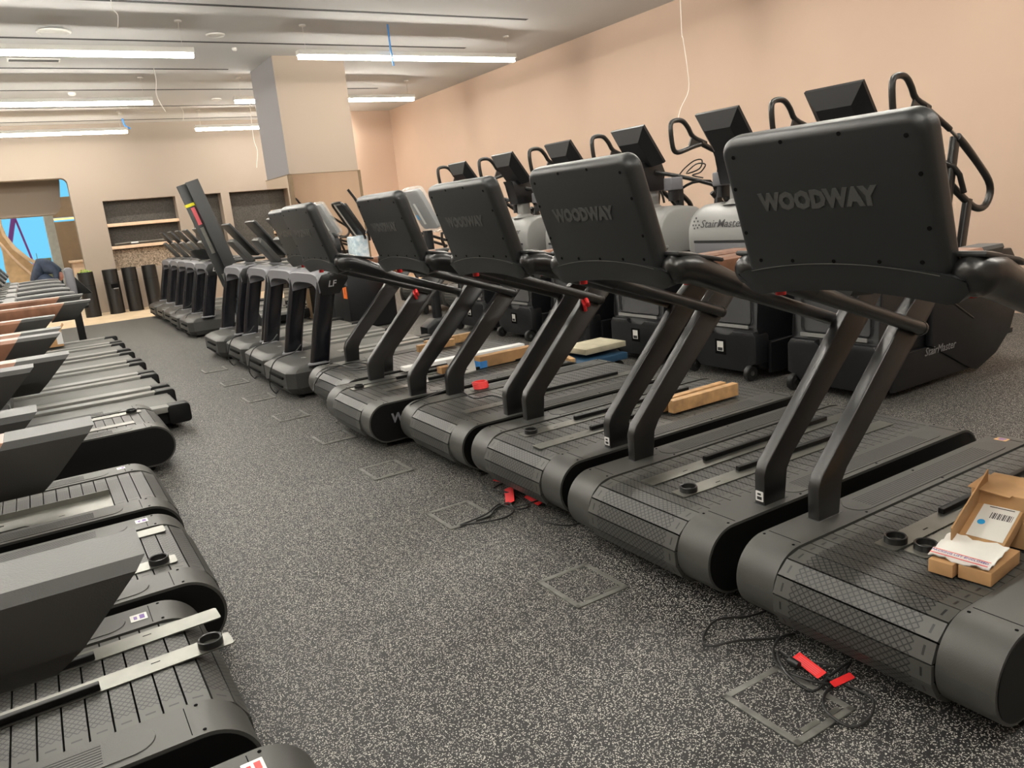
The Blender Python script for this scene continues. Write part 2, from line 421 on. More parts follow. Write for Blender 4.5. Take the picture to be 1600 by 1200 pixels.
# ------------------------------------------------------------------ lamps
def lamp(x0, x1, y, label):
    L = x1 - x0
    t = empty('linear_light', (x0, y, 3.68)); tag(t, label, 'ceiling light', 'suspended linear lights')
    mb = MB(); mb.box(0, L, -.07, .07, .0, .06, r=.004); mb.build('housing', 'lampbody', t)
    mb = MB(); mb.box(.01, L - .01, -.03, .03, -.05, .0); mb.build('diffuser', 'lampglow', t)
    mb = MB()
    for k_, x in enumerate((.12, L - .12)):
        flat = x0 + x > 6.5; zt_ = .32 if flat else .377
        mb = MB(); mb.tube([(x, 0, .07), (x, 0, zt_)], .0018, n=6); sw = mb.build('suspension_wire', 'wire', t)
        mb = MB(); mb.lathe([(.045, zt_ - .018), (.045, zt_)], (x, 0, 0), 14); mb.build('ceiling_cup', 'lampbody', sw)
    return t
rows = [(18.08, 'farthest row from the camera'), (14.4, 'second row from the back'), (10.72, 'third row from the back')]
for y, d in rows:
    lamp(-1.15, 2.25, y, 'linear light left of the pillar, ' + d)
    lamp(3.56, 6.96, y, 'linear light towards the right wall, ' + d)
    lamp(-4.9, -1.5, y, 'linear light left outside the view, ' + d)
for y, d in ((7.04, 'ahead of the camera'), (3.36, 'above the second treadmill'), (-.32, 'above and behind the camera')):
    for x, d2 in ((-4.9, 'far left'), (-1.15, 'middle'), (3.56, 'right')): lamp(x, x + 3.4, y, d2 + ' linear light out of the picture, ' + d)
# ceiling fittings
def ceil_z(y):
    for y0 in vault:
        t = (y - y0 - .12) / 1.6
        if 0 < t < 1: return ZC + .06 * (math.sin(PI * min(1, t / .62) / 2) if t < .62 else math.cos(PI / 2 * (t - .62) / .38) ** .8)
    return ZC
def ceil_fit(name, px, py, r, label, cat, h=.02, ring=True):
    p = fl(px, py, ZC); p = fl(px, py, ceil_z(p.y)); p.z = ceil_z(p.y); mb = MB()
    mb.lathe([(r, 0), (r, -h * .5), (r * .9, -h), (r * .82, -h * .4), (0.001, -h * .4)] if ring else [(r, 0), (r, -h * .6), (r * .6, -h), (.001, -h)], (0, 0, 0), 28)
    o = mb.build(name, 'lampbody'); o.location = (p.x, p.y, p.z); tag(o, label, cat); return o
ceil_fit('ceiling_speaker', 83, 46, .19, 'large round flush ceiling disc at the upper left of the picture', 'ceiling speaker')
ceil_fit('ceiling_speaker', 336, 51, .12, 'smaller round ceiling disc above the first gap between lights', 'ceiling speaker')
ceil_fit('smoke_detector', 112, 145, .06, 'white round detector on the ceiling between the two left lights', 'smoke detector', .05, False)
ceil_fit('smoke_detector', 338, 154, .09, 'flat white ceiling disc just left of the pillar lights', 'ceiling disc', .04, False)
ceil_fit('smoke_detector', 366, 75, .035, 'tiny white sprinkler cap on the ceiling left of the pillar', 'sprinkler', .04, False)
ceil_fit('smoke_detector', 187, 176, .04, 'tiny white ceiling cap near the blue cable tie', 'sprinkler', .04, False)
p = fl(10, 93, ZC); p2 = fl(94, 93, ZC)
t = empty('air_vent', (p.x, p.y, ZC)); tag(t, 'rectangular slotted air vent in the ceiling behind the first left light', 'vent')
mb = MB(); wv = p2.x - p.x; mb.box(0, wv, -.1, .1, -.012, 0); mb.build('vent_frame', 'lampbody', t)
mb = MB(); mb.box(.02, wv - .02, -.07, .07, -.014, -.011); mb.build('vent_grille', 'slot', t)
# hanging wires
def wire(name, pts, r, m, label, cat='cable'):
    c = Vector(pts[0]); mb = MB(); mb.tube([Vector(p) - c for p in pts], r, n=6, sub=4); o = mb.build(name, m); o.location = c; tag(o, label, cat); return o
def at(px, py, Y):
    c = ((px - 800) / F, (py - 600) / F, 1.0)
    d = [sum(RW[k][i] * c[k] for k in range(3)) for i in range(3)]
    t = Y / d[1]; return Vector((d[0] * t, Y, CAMH + d[2] * t))
def hang(name, pts, r, m, label, cat='cable', Y=None):
    p0 = fl(*pts[0], ZC)
    if Y: p0 = Vector((at(*pts[0], Y).x, Y, 0))
    P = [at(a_, b_, p0.y) for a_, b_ in pts]; P[0].z = ceil_z(p0.y)
    wire(name, P, r, m, label, cat)
hang('hanging_wire', [(1063, -30), (1064, 30), (1067, 60), (1073, 100), (1076, 140), (1064, 168), (1058, 190)], .0025, 'wire', 'long thin white wire hanging from the ceiling before the peach wall', Y=4.9)
hang('hanging_wire', [(172, -4), (177, 15), (184, 24), (184, 45)], .004, 'wire', 'short white wire hanging beside the large ceiling disc')
hang('hanging_wire', [(240, 106), (244, 125), (245, 150), (259, 175)], .005, 'wire', 'curled white wire hanging at the end of the second left light')
hang('hanging_wire', [(282, 168), (287, 176), (286, 188)], .005, 'wire', 'tiny white wire stub hanging above the back wall')
hang('hanging_wire', [(393, 175), (396, 215), (402, 235), (401, 262)], .005, 'wire', 'white wire dangling just left of the pillar', Y=16)
hang('cable_tie', [(191, 186), (195, 196), (204, 201)], .02, 'bluetape', 'blue tie hanging at the end of the farthest left light', 'cable tie')
hang('cable_tie', [(608, 60), (610, 75), (612, 85), (615, 103)], .012, 'bluetape', 'pale blue tie hung over the light nearest the pillar', 'cable tie', Y=10.5)
# ------------------------------------------------------------------ slat belt treadmill
UY = .370
def make_slat_treadmill():
    root = empty('slat_treadmill'); tag(root, 'x', 'treadmill')
    Lx = 1.75
    # base frame
    mb = MB(); mb.box(.12, Lx - .12, -.30, .30, .06, .17, r=.01)
    for x in (.2, Lx - .2):
        mb.box(x - .03, x + .03, -.38, .38, .03, .09)
    mb.build('base_frame', 'sideblack', root)
    for x in (.17, Lx - .17):
        for y in (-.33, .33):
            q = MB(); q.lathe([(.028, 0), (.028, .012), (.01, .016), (.01, .06)], (x, y, 0), 12); q.build('levelling_foot', 'sideblack', root)
    # belt: slats along a stadium path
    R_ = .122; zc = .168; xa, xb = .128, Lx - .128; pitch = .057
    Ls = xb - xa; arc = PI * R_; per = 2 * Ls + 2 * arc; n = round(per / pitch); pt = per / n
    def path(s):
        s %= per
        if s < Ls: return (xa + s, zc + R_, 0, 1)
        s -= Ls
        if s < arc: a = PI / 2 - s / R_; return (xb + R_ * math.cos(a), zc + R_ * math.sin(a), math.cos(a), math.sin(a))
        s -= arc
        if s < Ls: return (xb - s, zc - R_, 0, -1)
        s -= Ls; a = -PI / 2 - s / R_; return (xa + R_ * math.cos(a), zc + R_ * math.sin(a), math.cos(a), math.sin(a))
    mb = MB(); W = .264
    for i in range(n):
        s0 = i * pt + .0025; s1 = (i + 1) * pt - .0025
        a = path(s0); b = path(s1)
        vs = []; uv = []
        for (x, z, nx, nz), s in ((a, s0), (b, s1)):
            for y in (-W, W):
                for h in (0, .016):
                    vs.append((x + nx * h, y, z + nz * h)); uv.append((s / pt * .057, y))
        mb.add(vs, [(0, 1, 5, 4), (2, 6, 7, 3), (1, 3, 7, 5), (0, 4, 6, 2), (0, 2, 3, 1), (4, 5, 7, 6)], 0, uv)
    # dark core under the slats
    mb.prism(stadium(xa - R_, xb + R_, zc - R_, zc + R_, R_ - .0001, 8), -W + .01, W - .01, 'y', 1)
    mb.build('slat_belt', ['slat', 'hole'], root, smooth=False)
    for s in (-1, 1):
        mb = MB(); y0, y1 = (s * .270, s * .425)
        pr = stadium(0, Lx, .045, .312, .1334, 12)
        mb.prism(pr, y0, y1, 'y', 0, bev=.010, seg=3)
        for x in (.155, Lx - .155): mb.box(x - .0012, x + .0012, min(y0, y1) + .012, max(y0, y1) - .012, .3115, .3128, 1)
        for x in (.125, .52, 1.0, Lx - .125):
            mb.lathe([(.005, 0), (.005, .0012)], (x, s * .408, .312), 8, 1)
            mb.lathe([(.005, 0), (.005, .0012)], (x, s * .287, .312), 8, 1)
        cov = mb.build('side_cover', ['cover', 'hole'], root)
        mb = MB(); pr2 = stadium(.010, Lx - .010, .055, .302, .123, 12); mb.prism(pr2, s * .4245, s * .428, 'y'); mb.build('side_panel', 'sideblack', cov)
        mb = MB(); oc = stadium(.50, 1.52, s * .347 - .053, s * .347 + .053, .0525, 8); mb.prism(oc, .311, .3145, 'z', 0, bev=.0015, seg=1)
        for k in range(8):
            yy = s * .347 - .0385 + k * .011
            mb.box(.58, 1.40, yy - .0014, yy + .0014, .3143, .3150, 1)
        mb.build('foot_rail', ['cover', 'rib'], root)
        # leaning upright
        pts = [(.335, .300), (.335, .430), (.352, .475), (.84, .985), (.965, 1.088), (1.10, 1.088), (.985, .955), (.490, .475), (.455, .43), (.450, .300)]
        mb = MB(); mb.prism(pts, s * UY - .024, s * UY + .024, 'y', 0, bev=.006, seg=2)
        up = mb.build('upright', 'upright', root)
        mb = MB(); mb.box(.33, .468, s * UY - .026, s * UY + .026, .308, .313, r=.002); mb.build('upright_foot', 'shell', up)
        # side handle above the uprights: wood, dark ends
        a = .52; b = 1.435; zt = 1.17
        ar = empty_part = None
        mb = MB()
        def sec(x, wd, z0, z1): return [(x, s * UY - wd, z0 + .03), (x, s * UY - wd * .6, z0), (x, s * UY + wd * .6, z0), (x, s * UY + wd, z0 + .03), (x, s * UY + wd, z1 - .012), (x, s * UY + wd - .012, z1), (x, s * UY - wd + .012, z1), (x, s * UY - wd, z1 - .012)]
        def loft(mb, secs, m):
            k = len(secs[0]); vs = [p for q in secs for p in q]; fs = [(i * k + j, i * k + (j + 1) % k, (i + 1) * k + (j + 1) % k, (i + 1) * k + j) for i in range(len(secs) - 1) for j in range(k)]
            fs += [tuple(range(k))[::-1], tuple((len(secs) - 1) * k + j for j in range(k))]; mb.add(vs, fs, m)
        loft(mb, [sec(.62, .05, 1.085, zt), sec(1.29, .056, 1.068, zt)], 0)
        arm = mb.build('side_handle', 'wood', root)
        mb = MB(); wd = .058
        B = sec(1.46, wd, 1.10, zt + .001)
        B = [(1.46 - (zt - p[2]) * 1.05 + .0, p[1], p[2]) for p in B]
        A = [(1.29 - (zt - p[2]) * .8, p[1], p[2]) for p in sec(1.29, wd, 1.062, zt + .001)]
        C = [(1.435 - (zt - p[2]) * (1.0 if p[2] > 1.1 else .95), p[1], p[2]) for p in sec(1.46, wd, 1.062, zt + .001)]
        loft(mb, [A, C], 0); mb.build('handle_end', 'armgrip', arm)
        mb = MB(); loft(mb, [sec(.50, .045, 1.09, zt - .002), sec(.62, .052, 1.08, zt)], 0); mb.build('handle_collar', 'armgrip', arm)
        # arm from the console down to the upright
        yy = s * .33
        mb = MB(); mb.tube([(-.04, yy, 1.235), (-.028, yy, 1.238), (.0, yy, 1.242), (.06, yy, 1.236), (.14, yy, 1.205), (.27, yy, 1.15)], [.004, .038, .052, .055, .050, .042], n=16, sub=3)
        hr = mb.build('handrail', 'gloss', root)
        mb = MB(); mb.tube([(.255, yy, 1.153), (.36, yy, 1.108), (.60, yy, 1.022), (.90, yy, .915)], [.037, .028, .025, .025], n=14, sub=3)
        mb.tube([(.88, yy, .92), (.90, s * UY, .913)], .016, n=8)
        mb.build('rail_tube', 'upright', hr)
        mb = MB(); mb.tube([(.895, yy, .917), (.905, yy, .913)], .027, n=14); mb.build('end_cap', 'gloss', hr)
        mb = MB(); mb.prism([(-.02, s * .33 - .035), (.14, s * .33 - .035), (.22, s * .33 - .01), (.16, s * .33 + .04), (-.02, s * .33 + .04)], 1.285, 1.300, 'z', 0, bev=.006,
                            mtx=Matrix.Translation((0, 0, 1.29)) @ Matrix.Rotation(.20, 4, 'Y') @ Matrix.Translation((0, 0, -1.293)))
        mb.build('accessory_tray', 'shell', hr)
    # console: leaning slab, with curved lower skirt joining both arms
    top = Vector((-.165, 0, 1.615)); bot = Vector((-.045, 0, 1.235))
    zd = (top - bot); Hh = zd.length; fr = frame((top + bot) / 2, (0, -1, 0), zd)   # local x: -y world, y: up the slab, z: towards aisle (-x)
    bm_ = MB(); slab(bm_, -.298, .298, -Hh / 2 - .02, Hh / 2, .05, -.07, .0, .024, 0, fr, 8, 5)
    q = bm_
    for x in (-.25, -.085, .085, .25): q.lathe([(.0055, .0), (.0055, .0015)], (x, .175 if abs(x) < .2 else .15, 0), 10, 1, fr)
    for x in (-.27, .27):
        for y in (.06, -.07): q.lathe([(.0055, 0), (.0055, .0015)], (x, y, 0), 10, 1, fr)
    for x in (-.24, -.13, 0, .13, .24): q.lathe([(.0055, 0), (.0055, .0015)], (x, -.155, 0), 10, 1, fr)
    con = bm_.build('console_housing', ['shell', 'hole'], root)
    lo = text_obj('logo', 'WOODWAY', .062, fr @ Matrix.Translation((-.02, .015, .001)), 'logo', con, depth=.0012, sx=.95, bold=.004, spacing=1.02)
    q = MB(); q.prism(stadium(-.275, .275, -Hh / 2 + .03, Hh / 2 - .02, .015, 4), -.0715, -.0695, 'z', 0, mtx=fr); q.build('display_screen', 'screen', con)
    # skirt
    mb = MB(); K = 24; secs = []
    for i in range(K + 1):
        t = i / K; y = -.335 + .67 * t; c = 1 - (2 * t - 1) ** 2
        ztop = 1.243 + .026 * c; zbot = 1.160 + .035 * c
        g_ = max(0, 1 - (1 - abs(2 * t - 1)) * 7) ** 1.5; ztop -= .012 * g_; zbot += .045 * g_
        e = min(1, (1 - abs(2 * t - 1)) * 9); off = .004 + .0 * e
        def xs(z): return -.045 - .316 * (z - 1.235) - off
        zm = zbot + .03
        secs.append([(xs(ztop), y, ztop), (xs(zm), y, zm), (xs(zm) + .022, y, zbot), (xs(zm) + .10, y, zbot + .012), (xs(ztop) + .075, y, ztop)])
    k = 5; vs = [p for q_ in secs for p in q_]; fs = [(i * k + j, i * k + (j + 1) % k, (i + 1) * k + (j + 1) % k, (i + 1) * k + j) for i in range(K) for j in range(k)]
    fs += [tuple(range(k))[::-1], tuple(K * k + j for j in range(k))]; mb.add(vs, fs)
    sk = mb.build('console_skirt', 'shell', root, angle=50)
    q = MB(); q.tube([(-.0505 - .316 * (.010 + .026 * (1 - (2 * i / 12 - 1) ** 2)), -.28 + .56 * i / 12, 1.245 + .026 * (1 - (2 * i / 12 - 1) ** 2)) for i in range(13)], .0011, n=5); q.build('trim_line', 'plate', sk)
    q = MB(); q.lathe([(.016, 0), (.016, .02), (.010, .028)], (.12, -.26, 1.17), 12); q.build('stop_button', 'red', sk)
    q = MB(); q.lathe([(.016, 0), (.016, .02)], (.06, .27, 1.16), 12); q.build('stop_button', 'red', sk)
    return root
WT = make_slat_treadmill()
def sticker(parent, fr, w_, h_, m='white', m2='ink', name='sticker'):
    mb = MB(); mb.prism(rrect(w_, h_, .002, 1), 0, .0008, 'z', 0, mtx=fr)
    mb.box(-w_ * .3, w_ * .3, -h_ * .35, -h_ * .05, .0008, .0012, 1, mtx=fr); mb.box(-w_ * .25, w_ * .2, h_ * .1, h_ * .3, .0008, .0012, 1, mtx=fr)
    return mb.build(name, [m, m2], parent)
RX = [(1.85, 1.308, 'nearest in the right row, cardboard box on its deck'),
      (1.83, 2.27, 'second in the right row, two metal strips on its deck'),
      (1.87, 3.235, 'third in the right row, pair of pine battens on its deck'),
      (1.85, 4.155, 'fourth in the right row, red coil on its deck'),
      (1.67, 5.10, 'fifth in the right row, pale letter on its side'),
      (1.83, 6.04, 'last in the right row, beside the grey-arched ones')]
rt = []
for i, (x, y, d) in enumerate(RX):
    o = WT if i == 0 else copy_tree(WT)
    place(o, (x, y, 0), 0, 'slat belt treadmill ' + d, 'slat belt treadmills in the right row'); rt.append(o)
LXT = [(.36, 1.30, 'at the bottom left picture edge, only its end in view'),
       (.27, 2.29, 'in the left row, two metal strips overhanging its end'),
       (.37, 3.22, 'in the left row, partly under the largest black handle end'),
       (.38, 4.185, 'in the left row, wide folded plate on its deck'),
       (.60, 5.86, 'farthest of its kind in the left row, beyond a gap')]
ltm = []
for i, (x, y, d) in enumerate(LXT):
    o = copy_tree(rt[0]); place(o, (x - 1.75, y, 0), 0, 'slat belt treadmill ' + d, 'slat belt treadmills in the left row')
    # left row faces the other way
    ltm.append(o)
# ------------------------------------------------------------------ metal strips on the decks
def make_strip(ring=True):
    root = empty('metal_strip'); tag(root, 'x', 'metal strip')
    mb = MB(); mb.prism([(0, -.034), (.006, -.04), (1.34, -.04), (1.345, -.036), (1.345, .036), (1.34, .04), (.006, .04), (0, .034)], 0, .004, 'z'); mb.build('strip_plate', 'plate', root)
    mb = MB(); mb.box(.36, 1.20, .012, .034, .004, .024, r=.003); mb.build('edge_rail', 'sideblack', root)
    mb = MB(); mb.box(.20, .225, -.012, -.008, .004, .0045); mb.build('slot_mark', 'hole', root)
    if ring:
        mb = MB(); prof = [(.029, 0), (.029, .02), (.033, .022), (.036, .020), (.036, 0)]
        n_ = 28; vs = []; 
        for r_, z_ in prof:
            for j in range(n_): a = 2 * PI * j / n_; vs.append((.06 + r_ * math.cos(a), -.0 + r_ * math.sin(a), .004 + z_))
        fs = [(i * n_ + j, i * n_ + (j + 1) % n_, ((i + 1) % 5) * n_ + (j + 1) % n_, ((i + 1) % 5) * n_ + j) for i in range(5) for j in range(n_)]
        mb.add(vs, fs); mb.build('ring_holder', 'gloss', root)
    return root
SR = make_strip(True); SN = make_strip(False)
used = {}
DZ = .307
def strip(ring, x, y, rz, label, z=DZ, sx=1.0):
    src = SR if ring else SN
    o = src if id(src) not in used else copy_tree(src); used[id(src)] = 1
    place(o, (x, y, z), rz, label, 'loose metal strips on the decks'); o.scale = (sx, 1, 1); return o
strip(True, 2.17, 1.395, 0, 'grey strip with ring on the nearest right treadmill, on the camera-far side')
strip(True, 2.19, 1.305, 0, 'grey strip with ring beside the cardboard box on the nearest right treadmill')
strip(False, 2.02, 2.375, .0, 'grey strip without ring at its near end, second treadmill of the right row')
strip(True, 2.02, 2.19, -.02, 'grey strip with ring near its aisle end, second treadmill of the right row')
strip(True, 2.03, 3.37, -.02, 'grey strip with ring on the third treadmill of the right row')
strip(False, 1.97, 3.14, .0, 'plain grey strip in front of the pine battens on the third right treadmill')
strip(False, 2.05, 4.05, -.01, 'plain grey strip on the fourth treadmill of the right row')
strip(True, 1.80, 5.30, -.01, 'grey strip with ring at the front corner of the fifth right treadmill')
strip(False, 1.95, 5.05, 0, 'plain grey strip on the fifth treadmill of the right row')
strip(False, .30, 2.49, PI + .03, 'plain pale strip overhanging a left treadmill, nearest the bottom left')
strip(True, .30, 2.30, PI + .03, 'pale strip with ring overhanging a left treadmill, lowest in the picture')
strip(False, .27, 3.43, PI, 'plain pale strip with a white blob of foam, left row', DZ)
strip(True, .26, 3.06, PI, 'pale strip with ring, partly under the largest black handle end')
strip(True, .48, 6.04, PI, 'pale strip with ring on the farthest left slat treadmill')
strip(False, .40, 5.70, PI, 'short pale strip end on the farthest left slat treadmill')
# wide folded plate on the fourth left treadmill
t = empty('folded_plate', (.12, 4.02, DZ), PI); tag(t, 'wide pale folded metal plate lying on a left treadmill deck', 'metal plate')
mb = MB(); mb.prism([(0, -.1), (.0, .03), (-.0, .10), (.34, .10), (.36, .08), (1.3, .08), (1.3, -.1)][::-1], 0, .004, 'z'); mb.box(0, 1.3, -.1, -.096, 0, .03); mb.build('plate_sheet', 'plate', t)
mb = MB(); mb.box(.44, 1.2, -.0, .004, .004, .006); mb.box(.2, .225, .06, .064, .004, .0045); mb.build('slot_mark', 'hole', t)
# ------------------------------------------------------------------ grey-arched treadmills
def make_arch_treadmill():
    root = empty('arched_treadmill'); tag(root, 'x', 'treadmill')
    # motor hood
    mb = MB(); W = .43
    def plan(ins, z, dz=0):
        c = .07; x0 = ins; x1 = .60; w_ = W - ins * .8
        return [(x0 + c, -w_, z), (x1, -w_, z + dz), (x1, w_, z + dz), (x0 + c, w_, z), (x0, w_ - c, z), (x0, -w_ + c, z)]
    lv = [plan(.05, .035), plan(.0, .10), plan(.0, .235), plan(.012, .25), plan(.075, .285, .02), plan(.085, .287, .022)]
    vs = [p for q in lv for p in q]; fs = [(i * 6 + j, i * 6 + (j + 1) % 6, (i + 1) * 6 + (j + 1) % 6, (i + 1) * 6 + j) for i in range(5) for j in range(6)] + [tuple(range(6))[::-1], tuple(30 + j for j in range(6))]
    mb.add(vs, fs)
    hood = mb.build('motor_hood', 'lfbase', root, angle=25)
    mb = MB(); mb.box(-.018, -.006, -.25, .25, .10, .115, r=.002); mb.box(-.02, -.004, -.3, .12, .18, .20, r=.002); mb.build('hood_vent', 'hole', hood)
    text_obj('logo', 'LF', .05, frame((.28, 0, .2945), (0, -1, 0), (1, 0, .04)), 'logowhite', hood, shear=.3)
    mb = MB(); mb.box(.5, 1.78, -.39, .39, .05, .16, r=.01); mb.build('deck_frame', 'sideblack', root)
    for x in (.12, 1.7):
        for y in (-.33, .33):
            mb = MB(); mb.lathe([(.03, 0), (.03, .015), (.012, .02), (.012, .07)], (x, y, 0), 10); mb.build('foot', 'sideblack', root)
    mb = MB(); mb.box(.56, 1.76, -.29, .29, .165, .178, r=.004); mb.build('running_belt', 'lfbelt', root)
    for s in (-1, 1):
        mb = MB(); mb.prism([(.5, s * .30), (.5, s * .43), (1.80, s * .43), (1.82, s * .41), (1.80, s * .33), (1.4, s * .30)][::s], .15, .20, 'z', 0, bev=.008); mb.build('side_rail', 'lfrail', root)
        mb = MB(); mb.prism(stadium(1.66, 1.83, .05, .205, .03, 4), s * .30, s * .435, 'y', 0, bev=.01); mb.build('rear_cap', 'sideblack', root)
        # post: oval section, leaning back a little
        mb = MB(); secs = []; n_ = 20
        for (x, z) in ((.30, .27), (.36, .55), (.45, .90), (.47, 1.0)):
            secs.append([(x + p_[0], s * .41 + p_[1], z) for p_ in stadium(-.085, .085, -.036, .036, .03, 4)[:20]])
        vs = [p for q in secs for p in q]; fs = [(i * n_ + j, i * n_ + (j + 1) % n_, (i + 1) * n_ + (j + 1) % n_, (i + 1) * n_ + j) for i in range(3) for j in range(n_)] + [tuple(range(n_))[::-1], tuple(3 * n_ + j for j in range(n_))]
        mb.add(vs, fs); po = mb.build('post', 'lfpost', root)
        mb = MB(); mb.lathe([(.1, 0), (.1, .012), (.09, .02)], (0, 0, 0), 18, 0, Matrix.Translation((.30, s * .41, .285)) @ Matrix.Diagonal((1, .5, 1, 1))); mb.build('post_collar', 'lfgrey', po)
        mb = MB(); mb.tube([(.50, s * .41, 1.03), (.8, s * .41, 1.06), (1.15, s * .40, 1.07), (1.27, s * .38, 1.06)], [.05, .035, .03, .024], n=12, sub=3, flat=.8); hr = mb.build('handrail', 'gloss', root)
        sd = MB(); sd.prism([(.40, .88), (.38, 1.0), (.42, 1.055), (.62, 1.08), (.66, 1.0), (.56, .88)], s * .452, s * .458, 'y', 0, bev=.001); sp = sd.build('arch_side_panel', 'gloss', root)
        tm = text_mb('LF', .075, .001, shear=.3, bold=.001)
        fr = frame((.50, s * .4595, .97), (-s, 0, 0) if s > 0 else (1, 0, 0), (0, 0, 1))
        tm.v = [tuple(fr @ Vector(p)) for p in tm.v]; tm.build('logo', 'logowhite', sp, smooth=False)
    # arch
    o_ = []; K = 20
    for i in range(K + 1):
        a = PI * i / K; o_.append((-.455 * math.copysign(abs(math.cos(a)) ** .35, math.cos(a)), .90 + .165 * math.sin(a) ** .5))
    i_ = []
    for i in range(K + 1):
        a = PI * i / K; i_.append((-.365 * math.copysign(abs(math.cos(a)) ** .55, math.cos(a)), .885 + .10 * math.sin(a) ** .7))
    mb = MB()
    for xx, sgn in ((.40, 0), (.60, 1)): pass
    vs = []; fs = []
    for (x, dz) in ((.385, 0), (.40, .012), (.60, .045), (.64, .03)):
        vs += [(x, p[0], p[1] + dz) for p in o_]
    for (x, dz) in ((.64, .03), (.385, 0)): vs += [(x, p[0], p[1] + dz) for p in i_]
    R6 = K + 1
    for r_ in range(6):
        for i in range(K):
            a, b = r_ * R6, ((r_ + 1) % 6) * R6
            fs.append((a + i, a + i + 1, b + i + 1, b + i))
    fs += [tuple(r_ * R6 for r_ in range(6)), tuple(r_ * R6 + K for r_ in range(6))[::-1]]
    mb.add(vs, fs); ar = mb.build('arch', 'lfgrey', root, angle=50)
    mb = MB(); mb.box(.48, .80, -.36, .36, 1.05, 1.10, r=.02); mb.build('dash_tray', 'lfbase', root)
    mb = MB()
    for y in (-.25, .25): mb.lathe([(.055, 0), (.06, .012), (.05, .014), (.045, .0)], (.66, y, 1.098), 20)
    mb.build('cup_ring', 'lfrail', ar)
    # console arm and screen leaning towards the aisle
    mb = MB(); d = Vector((-.22, 0, .30)); fr = frame((.53, 0, 1.22), (0, -1, 0), d)
    mb.prism(stadium(-.17, .17, -.16, .19, .04, 5), -.05, .0, 'z', 0, bev=.012, mtx=fr); ca = mb.build('console_arm', 'lfbase', root)
    fr2 = frame((.50, 0, 1.36), (0, -1, 0), d)
    mb = MB(); mb.prism(stadium(-.215, .215, -.26, .24, .02, 4), -.075, -.045, 'z', 0, bev=.006, mtx=fr2); sc = mb.build('screen', 'shell', root)
    mb = MB(); mb.prism(stadium(-.2, .2, -.24, .225, .01, 3), -.077, -.075, 'z', 0, mtx=fr2); mb.build('screen_glass', 'screen', sc)
    return root
AT = make_arch_treadmill()
ra = [(1.72, 7.12, 'nearest of the first block, next to the slat belt treadmills'), (1.76, 8.06, 'second of the first block of four'), (1.78, 9.06, 'third of the first block of four'), (1.72, 10.03, 'fourth of the first block, beside the leaning boards'),
      (1.83, 12.66, 'nearest of the far block, black tray on its arch'), (1.83, 13.59, 'second of the far block'), (1.86, 14.52, 'third of the far block'), (1.87, 15.45, 'fourth of the far block'), (1.86, 16.38, 'last of the far block, closest to the black bins')]
for i, (x, y, d) in enumerate(ra):
    o = AT if i == 0 else copy_tree(AT); place(o, (x, y, 0), 0, 'grey-arched treadmill, ' + d, 'grey-arched treadmills in the right row')
la = [(6.98, 'nearest of them, directly behind the slat belt treadmill'), (7.98, 'second nearest of them'), (8.95, 'third nearest of them'), (9.97, 'fourth nearest of them, mid row'), (11.05, 'second farthest of them'), (12.05, 'farthest of them')]
for y, d in la:
    o = copy_tree(AT); place(o, (.88 - 1.83, y, 0), 0, 'flat belt treadmill in the left row, ' + d, 'flat belt treadmills in the left row')
